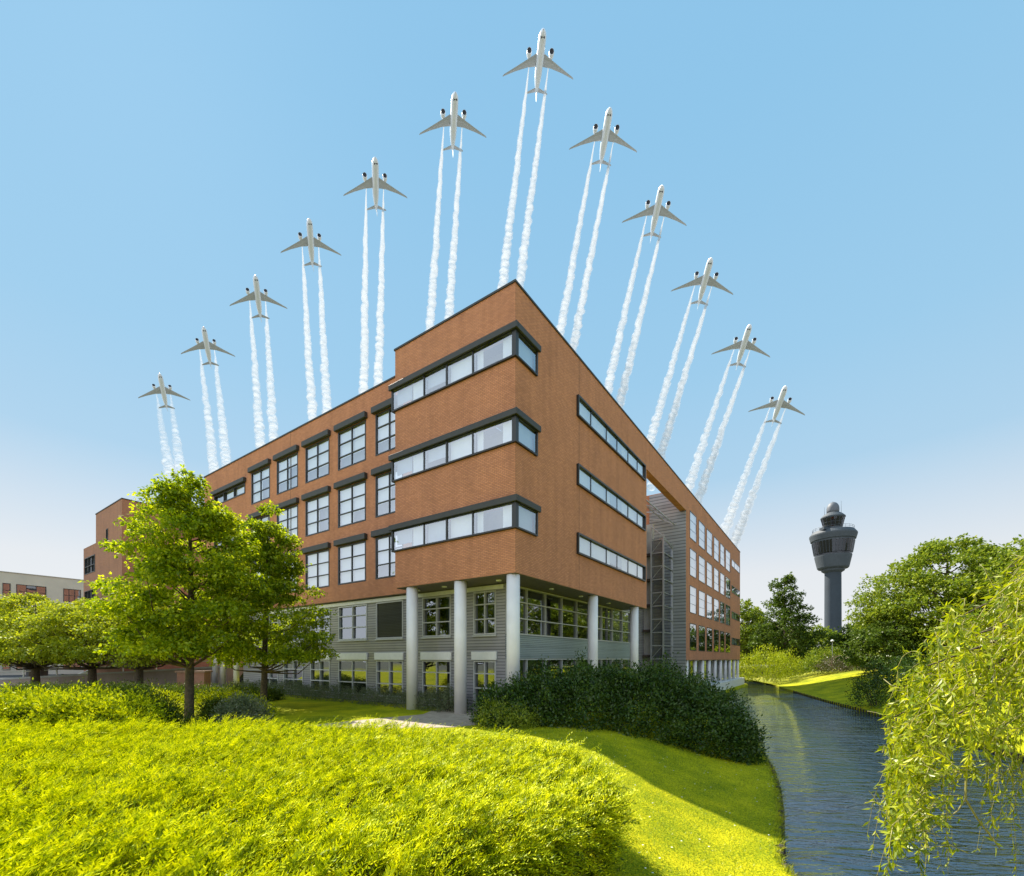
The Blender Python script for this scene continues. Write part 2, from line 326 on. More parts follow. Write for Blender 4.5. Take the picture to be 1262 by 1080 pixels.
# paving
def paving_mat():
    m,nt,N,L,P=mat('paving')
    tc=N.new('ShaderNodeTexCoord'); b=N.new('ShaderNodeTexBrick'); b.inputs['Scale'].default_value=1; b.inputs['Brick Width'].default_value=.42; b.inputs['Row Height'].default_value=.21
    b.inputs['Mortar Size'].default_value=.006; b.inputs['Color1'].default_value=(.42,.34,.25,1); b.inputs['Color2'].default_value=(.36,.28,.21,1); b.inputs['Mortar'].default_value=(.2,.16,.12,1)
    mp=N.new('ShaderNodeMapping'); mp.inputs['Rotation'].default_value=(0,0,BROT); L.new(tc.outputs['Object'],mp.inputs[0]); L.new(mp.outputs[0],b.inputs['Vector'])
    n=N.new('ShaderNodeTexNoise'); n.inputs['Scale'].default_value=2.5; n.inputs['Detail'].default_value=8; L.new(tc.outputs['Object'],n.inputs['Vector'])
    r=ramp(N,L,n.outputs['Fac'],[(.3,(.8,.8,.8)),(.7,(1.1,1.1,1.1))])
    mx=N.new('ShaderNodeMix'); mx.data_type='RGBA'; mx.blend_type='MULTIPLY'; mx.inputs[0].default_value=1; L.new(b.outputs['Color'],mx.inputs[6]); L.new(r.outputs[0],mx.inputs[7])
    L.new(mx.outputs[2],P.inputs['Base Color']); P.inputs['Roughness'].default_value=.85; return m
M['paving']=paving_mat()
pp=[(-7.9,17.4),(-6.6,18.7),(-5.3,19.9),(-4.1,20.9),loc2w(.3,5.2)[:2],loc2w(1.75,5.0)[:2],loc2w(1.75,1.9)[:2],loc2w(-.3,.2)[:2],(-1.4,17.6),(-2.2,17.0),(-4.0,16.7),(-6,16.8)]
mb=MB(); n=len(pp)
mb.v=[(x,y,.012) for x,y in pp]+[(x,y,-.2) for x,y in pp]; mb.f=[tuple(range(n))]+[(i,i+n,(i+1)%n+n,(i+1)%n) for i in range(n)]
o=mb.build('path',M['paving']); o['kind']='structure'
# asphalt yard by the ramp
mb=MB(); mb.quad((-120,34.5,.004),(-24.5,34.5,.004),(-22,52,.004),(-22,110,.004),(-120,110,.004))
o=mb.build('car_park',simple('asphalt',(.07,.07,.072),.9,var=.2,scale=3)); o['kind']='structure'

# ------------------------------------------------------------------ the office building (local axes: x along the right face, y along the left face)
def ua(u,b):
    k=(u-CU)/F; x0,y0=C0+b*LV; return (k*y0-x0)/(RV[0]-k*RV[1])
def ub(u,a):
    k=(u-CU)/F; x0,y0=C0+a*RV; return (k*y0-x0)/(LV[0]-k*LV[1])
class PB(MB):
    """boxes and quads on a facade: plane 'L' is x=const (s along y), plane 'R' is y=const (s along x); d goes inward"""
    def pt(s,pl,c,q,d,z): return (c+d,q,z) if pl=='L' else (q,c+d,z)
    def pbox(s,pl,c,s0,s1,d0,d1,z0,z1):
        if pl=='L': s.box(c+d0,c+d1,s0,s1,z0,z1)
        else: s.box(s0,s1,c+d0,c+d1,z0,z1)
        return s
    def pquad(s,pl,c,s0,s1,d,z0,z1):
        return s.quad(s.pt(pl,c,s0,d,z0),s.pt(pl,c,s1,d,z0),s.pt(pl,c,s1,d,z1),s.pt(pl,c,s0,d,z1))
    def facade(s,pl,c,s0,s1,z0,z1,holes,depth=.28):
        S=sorted({s0,s1}|{h[i] for h in holes for i in (0,1) if s0<h[i]<s1}); Z=sorted({z0,z1}|{h[i] for h in holes for i in (2,3) if z0<h[i]<z1})
        for i in range(len(S)-1):
            for j in range(len(Z)-1):
                ms,mz=(S[i]+S[i+1])/2,(Z[j]+Z[j+1])/2
                if not any(h[0]<ms<h[1] and h[2]<mz<h[3] for h in holes): s.pquad(pl,c,S[i],S[i+1],0,Z[j],Z[j+1])
        for h in holes:
            a,b,e,f=max(h[0],s0),min(h[1],s1),h[2],h[3]; p=s.pt
            s.quad(p(pl,c,a,0,e),p(pl,c,b,0,e),p(pl,c,b,depth,e),p(pl,c,a,depth,e)); s.quad(p(pl,c,a,0,f),p(pl,c,b,0,f),p(pl,c,b,depth,f),p(pl,c,a,depth,f))
            if h[0]>s0: s.quad(p(pl,c,a,0,e),p(pl,c,a,0,f),p(pl,c,a,depth,f),p(pl,c,a,depth,e))
            if h[1]<s1: s.quad(p(pl,c,b,0,e),p(pl,c,b,0,f),p(pl,c,b,depth,f),p(pl,c,b,depth,e))
BLD=empty('office_building',(C0[0],C0[1],0),BROT)
tag(BLD,'large brown brick office building on white round columns beside the canal','office building')
rw=random.Random(5)
def pane_quads(mb,pl,c,s0,s1,z0,z1,d,tilt=.004):
    q=[]
    a,b=rw.uniform(-tilt,tilt)*(s1-s0),rw.uniform(-tilt,tilt)*(z1-z0)
    mb.quad(mb.pt(pl,c,s0,d-a-b,z0),mb.pt(pl,c,s1,d+a-b,z0),mb.pt(pl,c,s1,d+a+b,z1),mb.pt(pl,c,s0,d-a+b,z1))
def window(par,pl,c,s0,s1,z0,z1,cuts,rows,fm,gm,proud=.04,fw=.09,mw=.06,d=.10,mproud=None,back=None,hood=None,blinds=None,depthback=.42,label=None,hm=None,name='window'):
    """cuts: pane edges along s as fractions, rows: as fractions up"""
    f=PB(); mp_=proud-.012 if mproud is None else mproud
    f.pbox(pl,c,s0,s0+fw,-proud,d+.06,z0,z1).pbox(pl,c,s1-fw,s1,-proud,d+.06,z0,z1)
    f.pbox(pl,c,s0+fw,s1-fw,-proud,d+.06,z0,z0+fw).pbox(pl,c,s0+fw,s1-fw,-proud,d+.06,z1-fw,z1)
    ss=[s0+fw/2]+[s0+(s1-s0)*k for k in cuts]+[s1-fw/2]; zz=[z0+fw/2]+[z0+(z1-z0)*k for k in rows]+[z1-fw/2]
    for q in ss[1:-1]: f.pbox(pl,c,q-mw/2,q+mw/2,-mp_,d+.05,z0+fw,z1-fw)
    for q in zz[1:-1]: f.pbox(pl,c,s0+fw,s1-fw,-mp_+.006,d+.045,q-mw/2,q+mw/2)
    W=f.build(name,fm,par)
    if label: W['label']=label
    g=PB()
    for i in range(len(ss)-1):
        for j in range(len(zz)-1): pane_quads(g,pl,c,ss[i]+.01,ss[i+1]-.01,zz[j]+.01,zz[j+1]-.01,d)
    g.build('pane',gm,W)
    if hood:
        ov,pr,h=hood
        PB().pbox(pl,c,s0-ov,s1+ov,-pr,-.002,z1+.02,z1+.02+h).build('hood',hm or M['hood'],W,bevel=.03)
    if blinds:
        for (k0,k1,h0,bm,nm) in blinds:
            PB().pbox(pl,c,s0+(s1-s0)*k0+.02,s0+(s1-s0)*k1-.02,d+.13,d+.15,z0+(z1-z0)*h0,z1-.03).build(nm,bm,W)
    if back:
        mg=.25 if name=='curtain_wall' else -.3; PB().pquad(pl,c,s0+mg,s1-mg,depthback+d,z0-(.5 if mg<0 else 0),z1+(.3 if mg<0 else 0)).build('room_back',back,W)
    return W
A1=1.493; TOP=18.4; SOF=6.2; AB=16.8; BB=7.49; WEND=34.0; A2=28.0; A2E=59.2; B2=2.45
rows3=[7.2,10.8,14.4]
# window columns of the left wing
wcols=[(ub(463,A1),ub(497,A1)),]
wcols=[(ub(u1,A1),ub(u0,A1)) for u0,u1 in ((463,497),(416.7,451),(376.7,406),(341.3,367.3),(310,332.7))]
strip=(ub(302.3,A1),ub(264,A1))
hl=[]
for z in rows3:
    for s0,s1 in wcols: hl.append((s0,s1,z,z+2.42))
    hl.append((strip[0],strip[1],z+1.1,z+1.95))
srow=[8.06,11.66,15.26]; sh=1.10
ra=1.65
panesL=[1-(ub(u,0)-0)/(BB+.05) for u in (523,551,583)]
hb=[(-1,BB+.5,z,z+sh) for z in srow]
rs0,rs1=ua(710.5,0),ua(794,0)
hr=[(-1,ra,z,z+sh) for z in srow]+[(rs0,rs1,z,z+sh) for z in srow]
walls=PB()
walls.facade('L',0,0,BB,SOF,TOP,hb)
walls.facade('R',0,0,AB,SOF,TOP,hr)
walls.facade('L',A1,BB,WEND,SOF,TOP,hl)
for (z0,z1) in [(SOF,srow[0])]+[(srow[i]+sh,srow[i+1]) for i in range(2)]+[(srow[2]+sh,TOP)]:
    walls.quad((0,BB,z0),(A1,BB,z0),(A1,BB,z1),(0,BB,z1))
walls.quad((A1,WEND,SOF),(15,WEND,SOF),(15,WEND,TOP),(A1,WEND,TOP)); walls.quad((15,WEND,SOF),(15,BB,SOF),(15,BB,TOP),(15,WEND,TOP))
walls.quad((AB,0,SOF),(AB,BB+4,SOF),(AB,BB+4,TOP),(AB,0,TOP)); walls.quad((AB,BB+4,SOF),(15,BB+4,SOF),(15,BB+4,TOP),(AB,BB+4,TOP))
walls.build('wall',M['brick'],BLD)
MB().quad((0,0,TOP-.3),(AB,0,TOP-.3),(AB,BB,TOP-.3),(0,BB,TOP-.3)).quad((A1,BB+.01,TOP-.32),(15,BB+.01,TOP-.32),(15,WEND,TOP-.32),(A1,WEND,TOP-.32)).quad((15,BB+.01,TOP-.32),(AB,BB+.01,TOP-.32),(AB,BB+4,TOP-.32),(15,BB+4,TOP-.32)).build('roof',M['roof'],BLD)
so_=MB().box(.05,AB-.05,.05,BB-.05,SOF-.02,SOF+.25); so_.box(A1+.05,14.9,BB-.04,WEND-.05,SOF-.024,SOF+.2); so_.build('soffit',M['soffit'],BLD)
for a,b in ((1.0,1.6),(.9,4.9),(1.0,6.9),(4.6,.9),(8.0,.9),(12,.9)): MB().lathe([(.001,-.05),(.13,-.05),(.13,0),(.001,0)],14,(a,b,SOF-.02),False).build('downlight',M['lamp'],BLD)
cp=MB(); t=.05
cp.box(-t,.35,-t,BB+t,TOP,TOP+.09).box(.35,AB,-t,.3,TOP,TOP+.09).box(AB,A2E+t,-t,.3,TOP,TOP+.088).box(A1-t,A1+.3,BB+t,WEND+t,TOP,TOP+.09).box(.35,A1+.3,BB-.3,BB+t,TOP,TOP+.086)
cp.build('coping',M['coping'],BLD)
jm=simple('joint_sealant',(.10,.06,.045),.9)
for q in (5.95,): PB().pbox('R',0,q,q+.025,-.003,.02,SOF+.01,TOP-.01).build('expansion_joint',jm,BLD)
PB().pbox('L',A1,20.1,20.125,-.003,.02,SOF+.01,TOP-.01).build('expansion_joint',jm,BLD)
# wing windows
for r_,z in enumerate(rows3):
    for i,(s0,s1) in enumerate(wcols):
        ops=[(0,.5,rw.choice((.0,.0,.33,.66)),M['blind'],'blind'),(.5,1,rw.choice((.0,.0,.33,.5)),M['blind'],'blind')]
        window(BLD,'L',A1,s0,s1,z,z+2.42,(.5,),(.335,.665),M['black'],M['glass'],hood=(.16,.24,.36),blinds=ops,back=M['room'],fw=.085,mw=.06,proud=.02,d=.04)
    window(BLD,'L',A1,strip[0],strip[1],z+1.1,z+1.95,(.34,.67),(),M['black'],M['glass'],hood=(.16,.24,.34),blinds=[(0,.67,.0,M['blind'],'blind')],back=M['room'])
# corner strips of the projecting block, each wrapping both faces
for k,z in enumerate(srow):
    z0,z1=z,z+sh; p=.11
    f=PB(); e=BB+.07
    f.box(-p,.10,-p,.10,z0,z1)                                          # corner post
    for (za,zb) in ((z0,z0+.07),(z1-.06,z1)): f.box(-p,.08,.10,e,za,zb).box(.10,ra-.07,-p,.08,za,zb)
    f.box(-p,.08,e,e+.1,z0,z1).box(-p,A1+.0,e+.1-.06,e+.1,z0,z0+.1).box(ra-.07,ra,-p,.08,z0,z1)
    cuts=[ub(523,-.05),ub(551,-.05),ub(583,-.05)]
    for i,q in enumerate(cuts): f.box(-p+.015,.07,q-(.05 if i==1 else .03),q+(.05 if i==1 else .03),z0+.07,z1-.06)
    W=f.build('corner_window',M['black'],BLD)
    g=PB(); ed=[.10]+cuts[::-1]+[e]
    for i in range(4): pane_quads(g,'L',0,ed[i]+.01,ed[i+1]-.01,z0+.05,z1-.05,-.06)
    pane_quads(g,'R',0,.10,ra-.06,z0+.05,z1-.05,-.06); g.build('pane',M['glass'],W)
    hd=PB(); hd.box(-.23,-.12,-.23,e+.2,z1-.03,z1+.24).box(-.12,-.003,-.12,e+.2,z1+.003,z1+.243).box(-.12,ra+.1,-.23,-.12,z1-.03,z1+.24).box(-.003,ra+.1,-.12,-.003,z1+.003,z1+.243); hd.build('hood',M['hood'],W,bevel=.02)
    for (q0,q1,h0,bm) in ((ed[1]-.42,ed[1]-.08,0,M['blind']),(.2,.75,0,M['blind']),(ed[1]+.05,ed[2]-.05,0,M['blind']),(ed[2]+.05,ed[3]-.05,.0 if k==0 else .45,M['blind2']),(ed[3]+.05,ed[3]+1.0,0,M['blind']),(ed[3]+1.1,e-.05,.35,M['blind2'])):
        PB().pbox('L',0,q0,q1,.16,.19,z0+sh*h0,z1-.04).build('curtain',bm,W)
    PB().pbox('R',0,.5,ra-.05,.16,.19,z0+.02,z1-.04).build('curtain',M['blind2'],W)
    PB().pquad('L',0,.6,BB-.05,1.1,z0-.5,z1+.25).build('room_back',M['room'],W)
    window(BLD,'R',0,rs0,rs1,z0,z1,[(ua(680+x/3.6,0)-rs0)/(rs1-rs0) for x in (172,241,288,337,378)],(),M['black'],M['glass'],proud=.13,fw=.09,mw=.05,d=-.015,mproud=.04,back=M['room'],
           blinds=[(0,.21,0,M['blind'],'blind'),(.21,.44,.0,M['blind'],'blind'),(.44,.62,.3,M['blind2'],'blind'),(.62,1,0,M['blind'],'blind')])
# ground floors, left side
low=PB(); A3=1.8; g0_=2.0
gw=[(583.9,611.5),(521,556),(464,497),(417.5,452.5),(383,407),(350,374),(322,343)]
gcols=[(ub(u1,A3),ub(u0,A3)) for u0,u1 in gw]
gh=[]
for s0,s1 in gcols: gh+= [(s0,s1,3.75,5.88),(s0,s1,.35,2.47)]
GE=ub(300,A3)
low.facade('L',A3,1.8,GE,0,SOF-.025,gh,.2)
low.quad((A3,GE,0),(14,GE,0),(14,GE,SOF-.03),(A3,GE,SOF-.03)); low.quad((14,1.8,0),(14,GE,0),(14,GE,SOF-.03),(14,1.8,SOF-.03))
low.build('cladding',M['clad'],BLD)
MB().box(A3+.3,13.9,g0_,GE-.1,-.1,.1).build('floor',simple('floor_grey',(.05,.05,.05),.6),BLD); MB().box(A3+.3,13.9,g0_,GE-.1,3.0,3.3).build('floor',simple('floor_grey',(.05,.05,.05),.6),BLD)
PB().pbox('L',A3,1.9,GE,-.08,-.004,5.92,6.12).build('fascia',M['white'],BLD)
for i,(s0,s1) in enumerate(gcols):
    sh_up=(i==2); sh_lo=(i in (1,3))
    ga=(.5,); 
    if sh_up: window(BLD,'L',A3,s0,s1,3.75,5.88,(),(),M['gframe'],M['shutter'],fw=.06,d=.02,name='louvred_shutter')
    else: window(BLD,'L',A3,s0,s1,3.75,5.88,ga if s1-s0>1.2 else (),(.36,.70),M['gframe'],M['gglass'],fw=.07,back=M['room'],depthback=2.5)
    if sh_lo: window(BLD,'L',A3,s0,s1,.35,2.47,ga,(.36,.7),M['gframe'],M['dglass'],fw=.06,d=.05,blinds=[(0,1,0,M['shutter'],'dark_blind')])
    else: window(BLD,'L',A3,s0,s1,.35,2.47,ga,(.36,.70),M['gframe'],M['gglass'],fw=.07,back=M['room'],depthback=2.5)
    PB().pbox('L',A3,s0-.08,s1+.08,-.12,-.003,2.5,2.92).build('lintel_box',M['white'],BLD,bevel=.02)
    PB().pbox('L',A3,s0-.05,s1+.05,-.09,-.003,3.66,3.735).build('sill',M['gframe'],BLD)
# ground floors, right side: curtain wall with a grey spandrel
GA=18.6; g0=1.8
PB().pbox('R',g0,g0+.02,GA,-.05,.12,2.6,3.74).build('spandrel',clad_mat('blue_grey_cladding',(.33,.38,.45),.095),BLD)
mu=[g0+.02+(GA-g0-.02)*k/9 for k in range(1,9)]
for (z0,z1,rr) in ((3.76,6.16,(.34,.68)),(.1,2.58,(.5,))):
    window(BLD,'R',g0,g0+.02,GA,z0,z1,[(q-g0-.02)/(GA-g0-.02) for q in mu],rr,M['gframe'],M['gglass'],proud=.03,fw=.07,mw=.055,back=M['room'],depthback=4,name='curtain_wall')
for a,b in ((.34,.34),(.34,3.35),(.34,6.6),(8.4,.34),(15.2,.34)):
    MB().lathe([(.29,0),(.29,SOF-.02)],28,(a,b,0)).build('column',M['col'],BLD,True)
for a,b in ((2.2,29.7),(2.2,32.2),(2.2,33.7)): MB().lathe([(.22,0),(.22,SOF-.03)],20,(a,b,0)).build('column',M['col'],BLD,True)
# stair bay between the two blocks
ST=empty('stair_tower'); ST.parent=BLD
sw=PB(); sw.box(A2-.12,A2-.004,.56,3.4,-1,18.3); sw.box(A2-.12,A2-.004,.02,.56,-1,16.28); sw.build('side_wall',clad_mat('pale_cladding',(.26,.275,.29),.3),ST)
PB().box(17.0,25.9,3.2,3.4,-1,14.6).build('rear_wall',M['clad'],ST)
PB().box(25.7,25.9,2.35,3.2,-1,14.9).build('inner_wall',M['concrete'],ST)
tw=PB(); ta0,ta1,tb0,tb1=24.94,A2-.13,1.2,2.34
for z in [0.2+1.18*i for i in range(12)]: tw.box(ta0-.04,ta0+.04,tb0,tb1,z-.04,z+.04); tw.box(ta0+.04,ta1,tb0-.04,tb0+.04,z-.035,z+.035)
tw.box(ta0-.06,ta0+.06,tb0-.06,tb0+.06,-1,13.6).box(ta0-.05,ta0+.05,tb1-.1,tb1,-1,14.5); tw.box(ta1-.1,ta1,tb0-.05,tb0+.05,-1,12.9)
for i in range(0,11,2): tw.tube([(ta0,tb0+.05,.2+1.18*(i+1)),(ta0,tb1-.05,.2+1.18*i)],.03,6)
tw.tube([(ta0,tb1,14.5),(ta0,tb0,13.4),(ta1,tb0,12.9)],.06,6); tw.build('frame',M['steel'],ST)
PB().pquad('L',ta0,tb0+.02,tb1-.02,.05,-.9,13.3).pquad('R',tb0,ta0+.05,ta1,.05,-.9,12.8).build('glazing',M['dglass'],ST)
sbm=simple('stair_brown',(.05,.034,.026),.7)
for i in range(6): PB().box(ta0+.2,A2-.3,tb0+.15,3.1,.4+2.3*i,.62+2.3*i).build('landing',sbm,ST)
cn=PB(); 
for i in range(5): cn.tube([(17+i*2.6,.9,15.0),(17+i*2.6,1.9,15.6),(17+i*2.6,3.2,15.9)],.04,6)
cn.tube([(17,.9,15),(27.6,.9,15)],.05,6); cn.tube([(17,2,15.63),(27.6,2,15.63)],.04,6); cn.build('canopy_frame',M['steel'],ST)
PB().quad((17,.9,15.03),(27.6,.9,15.03),(27.6,1.9,15.63),(17,1.9,15.63)).quad((17,1.9,15.63),(27.6,1.9,15.63),(27.6,3.2,15.93),(17,3.2,15.93)).build('canopy_glass',glass_mat('canopy_glass',.1,(.85,.9,.92),.3),ST)
PB().box(AB+.003,A2-.003,.0,.55,16.3,TOP-.002).build('roof_beam',M['brick'],BLD)
# far block
fb=PB()
c2=[(ua(u0,0),ua(u1,0)) for u0,u1 in ((850,858),(861,868.6),(870.8,877.5),(879.7,885.6),(887.5,892.6),(894.2,899.7))]
cs=(ua(901.6,0),ua(911.6,0)); r2=[3.4,7.0,10.4,14.0]
r2=[3.35,6.95,10.5,14.05]
h2=[(s0,s1,z,z+2.62) for z in r2 for s0,s1 in c2]+[(cs[0],cs[1]+9,z+1.1,z+2.1) for z in r2]
fb.facade('R',0,A2,A2E,B2,TOP,h2)
fb.quad((A2,0,B2),(A2,14,B2),(A2,14,TOP),(A2,0,TOP)); fb.quad((A2E,0,B2),(A2E,14,B2),(A2E,14,TOP),(A2E,0,TOP)); fb.quad((A2,14,B2),(A2E,14,B2),(A2E,14,TOP),(A2,14,TOP))
fb.build('wall',M['brick'],BLD)
MB().quad((A2,0,TOP-.3),(A2E,0,TOP-.3),(A2E,14,TOP-.3),(A2,14,TOP-.3)).build('roof',M['roof'],BLD)
MB().box(A2+.02,A2E-.02,.03,13.9,B2-.03,B2+.2).build('soffit',M['soffit'],BLD)
for j,z in enumerate(r2):
    for s0,s1 in c2:
        window(BLD,'R',0,s0,s1,z,z+2.62,(),(.34,.67),M['black'] if j else M['hood'],M['glass'] if j else M['gglass'],fw=.07,mw=.045,back=M['room'],proud=.03,d=-.01,blinds=[(0,1,.0,M['blind'],'blind')] if j else None)
    window(BLD,'R',0,cs[0],cs[1],z+1.1,z+2.1,(.34,.67),(),M['black'],M['glass'],fw=.08,mw=.05,proud=.03,d=-.01,back=M['room'],blinds=[(0,.67,0,M['blind'],'blind')])
PB().box(A2,A2E+.3,-.55,1.2,WATER-.8,-.25).build('plinth',M['white'],BLD)
for i in range(10): MB().lathe([(.2,-.25),(.2,B2-.02)],16,(A2+1.2+i*3.3,.3,0)).build('column',M['col'],BLD,True)
window(BLD,'R',1.3,A2+.1,A2E-.1,-.2,B2-.05,[k/14 for k in range(1,14)],(),M['gframe'],M['gglass'],fw=.1,mw=.12,back=M['room'],depthback=4,name='curtain_wall')

# ------------------------------------------------------------------ neighbours
AN=empty('brick_annex',(C0[0],C0[1],0),BROT); tag(AN,'tall brick annex with one slit window rising behind the leafy tree at the left','building')
an=PB(); a0=-.9; sl0,sl1=ub(133.3,a0),ub(131,a0)
an.facade('L',a0,46.6,55.3,0,TOP,[(sl0,sl1,14.2,16.2)]); an.quad((a0,46.6,0),(14,46.6,0),(14,46.6,TOP),(a0,46.6,TOP)); an.quad((a0,55.3,0),(14,55.3,0),(14,55.3,TOP),(a0,55.3,TOP)); an.quad((14,46.6,0),(14,55.3,0),(14,55.3,TOP),(14,46.6,TOP))
an.quad((a0,46.6,TOP),(14,46.6,TOP),(14,55.3,TOP),(a0,55.3,TOP))
an.build('wall',M['brick2'],AN); window(AN,'L',a0,sl0,sl1,14.2,16.2,(),(.5,),M['black'],M['dglass'],fw=.06)
an=PB(); le=ub(103,a0); zw=15.3
lw0,lw1=55.6,le-.5; an.facade('L',a0+.004,55.3,le,0,zw,[(lw0,lw1,12.2,14.1),(lw0,lw1,8.5,10.3)]); an.quad((a0,le,0),(12,le,0),(12,le,zw),(a0,le,zw)); an.quad((a0,55.3,zw),(12,55.3,zw),(12,le,zw),(a0,le,zw)); an.quad((12,55.3,0),(12,le,0),(12,le,zw),(12,55.3,zw)); an.build('low_wing',M['brick2'],AN)
for z0,z1 in ((12.2,14.1),(8.5,10.3)): window(AN,'L',a0,lw0,lw1,z0,z1,(.33,.66),(.45,),M['black'],M['glass'],fw=.08,back=M['room'])
MB().box(a0-.05,14,46.55,55.35,TOP+.004,TOP+.1).build('coping',M['coping'],AN)

BG=empty('beige_office',(-78.9,70,0),BROT); tag(BG,'pale beige office block with dark ribbon windows at the far left','office building')
bw=PB(); bh=[]
def ut(u):
    k=(u-CU)/F; return (k*70+78.9)/(RV[0]-k*RV[1])
wl_=[(ut(-25),ut(-3)),(ut(3),ut(13)),(ut(20),ut(57)),(ut(78),ut(99.5)),(ut(108),ut(118))]
for s0,s1 in wl_: bh+= [(s0,s1,12.1,14.3),(s0,s1,8.3,10.5),(s0,s1,4.5,6.7),(s0,s1,.8,2.9)]
bw.facade('R',0,-14,16,0,15.95,bh); bw.quad((-14,12,0),(16,12,0),(16,12,15.95),(-14,12,15.95)).quad((-14,0,0),(-14,12,0),(-14,12,15.95),(-14,0,15.95)).quad((16,0,0),(16,12,0),(16,12,15.95),(16,0,15.95)).quad((-14,0,15.95),(16,0,15.95),(16,12,15.95),(-14,12,15.95))
bw.build('wall',M['beige'],BG)
for s0,s1,z0,z1 in bh: window(BG,'R',0,s0,s1,z0,z1,(.33,.66) if s1-s0>2 else (),(.5,),M['black'],M['dglass'],fw=.08,back=M['room'])
PB().box(-14.05,16.05,-.06,.4,15.955,16.1).build('coping',simple('beige_coping',(.4,.35,.28),.7),BG)

# ramp, rails, pier, cabinet, cars at the left
RMP=empty('vehicle_ramp',(-36,43,0)); tag(RMP,'sloping ramp with pinkish concrete side wall behind the small trees','ramp')
mb=MB(); rp=[(-14,0),(9,0),(9,1.75),(-14,.45)]; n=len(rp)
mb.v=[(x,0,z) for x,z in rp]+[(x,5,z) for x,z in rp]; mb.f=[tuple(range(n)),tuple(range(2*n-1,n-1,-1))]+[(i,i+n,(i+1)%n+n,(i+1)%n) for i in range(n)]
mb.build('ramp_wall',simple('pink_concrete',(.36,.28,.24),.85,scale=1.2,bump=.3),RMP)
mb=MB(); mb.v=[(-14,-.06,.46),(9,-.06,1.76),(9,.3,1.76),(-14,.3,.46),(-14,-.06,.62),(9,-.06,1.92),(9,.3,1.92),(-14,.3,.62)]
mb.f=[(0,3,2,1),(4,5,6,7),(0,1,5,4),(1,2,6,5),(2,3,7,6),(3,0,4,7)]; mb.build('kerb',M['concrete'],RMP)
mb=MB()
for h in (.55,.85,1.1): mb.tube([(-14,.12,.6+h),(9,.12,1.9+h)],.03,6)
mb.build('handrail',M['steel'],RMP)
for i in range(8):
    x=-13.5+i*3.15; z=.6+1.3*(x+14)/23; MB().box(x-.04,x+.04,.08,.16,z,z+1.12).build('rail_post',M['white'],RMP)
PI=empty('brick_pier',(-25.9,37.0,0)); tag(PI,'low brick pier with flat cap at the top end of the ramp','pier')
MB().box(-1.1,1.1,-.4,.4,0,1.45).build('shaft',M['brick2'],PI); MB().box(-1.2,1.2,-.5,.5,1.453,1.6).build('cap',simple('pier_cap',(.34,.2,.14),.8),PI)
CB=empty('service_cabinet',(-48.6,46.5,0)); tag(CB,'dark grey service cabinet on the paving at the far left edge','cabinet')
MB().box(-.75,.75,-.4,.4,.1,1.7).build('body',simple('cabinet_grey',(.06,.065,.08),.5),CB,bevel=.03); MB().box(-.8,.8,-.45,.45,1.702,1.78).build('lid',M['black'],CB); MB().box(-.02,.02,-.415,-.401,.2,1.6).build('door_seam',M['black'],CB); MB().box(-.7,.7,-.38,.38,0,.098).build('base',M['concrete'],CB)
for x in (-44.1,-40.2):
    b=MB().lathe([(.14,0),(.14,.95),(.1,1.05),(.001,1.08)],14,(0,0,0)).build('bollard',simple('bollard_green',(.05,.08,.03),.6),None,True); b.location=(x,44.6,0)
    tag(b,'dark green bollard '+('beside the grey service cabinet' if x<-42 else 'at the foot of the ramp between two small trees'),'bollard','bollards by the ramp')
def car(name,label,loc,rz,c,suv=False):
    E=empty(name,loc,rz); tag(E,label,'car','cars parked by the ramp')
    h=1.55 if suv else 1.42
    prof=[(-2.15,.32),(2.1,.32),(2.2,.5),(2.15,.75),(1.25,.93),(.55,h-.03),(-1.1,h),(-1.9,.98),(-2.2,.9),(-2.22,.5)]
    n=len(prof); mb=MB(); mb.v=[(x,-.86+(.16 if z>1 else 0),z) for x,z in prof]+[(x,.86-(.16 if z>1 else 0),z) for x,z in prof]
    mb.f=[tuple(range(n)),tuple(range(2*n-1,n-1,-1))]+[(i,i+n,(i+1)%n+n,(i+1)%n) for i in range(n)]
    mb.build('body',simple(name+'_paint',c,.25,.4,coat=.8,var=.03),E,bevel=.06)
    for sy in (-1,1):
        mb=MB(); y0,y1=sy*.868,sy*.735
        mb.quad((1.08,y0,.97),(-1.7,y0,.99),(-1.05,y1,h-.08),(.5,y1,h-.1)); mb.build('side_window',M['dglass'],E)
        for x in (-1.32,1.36):
            W=MB(); W.v=[]; 
            for yy,r in ((sy*.70,.32),(sy*.88,.33)):
                for k in range(20): W.v.append((x+r*math.cos(k*math.pi/10),yy,.33+r*math.sin(k*math.pi/10)))
            W.f=[(k,(k+1)%20,(k+1)%20+20,k+20) for k in range(20)]+[tuple(range(20,40)),tuple(range(19,-1,-1))]
            wo=W.build('wheel',simple('tyre',(.02,.02,.02),.8),E)
            r_=MB(); r_.v=[(x+.2*math.cos(k*math.pi/8),sy*.885,.33+.2*math.sin(k*math.pi/8)) for k in range(16)]; r_.f=[tuple(range(16))]; r_.build('rim',M['steel'],wo)
    MB().quad((1.3,-.66,.97),(1.3,.66,.97),(.62,.58,h-.06),(.62,-.58,h-.06)).build('windscreen',M['dglass'],E)
    for sy in (-.62,.62): MB().box(2.12,2.2,sy-.16,sy+.16,.6,.74).build('headlight',M['lamp'],E)
    return E
car('parked_car','silver car parked beyond the ramp nearest the grey cabinet',(-46.5,52,.0),R(12),(.55,.56,.58))
car('parked_car','white car parked beyond the ramp between the two slim trunks',(-40.5,53,0),R(8),(.7,.7,.7))
car('parked_car','black car parked in the dark undercroft of the brick building',loc2w(4.5,31.2,.0),BROT+R(88),(.015,.015,.017),True)
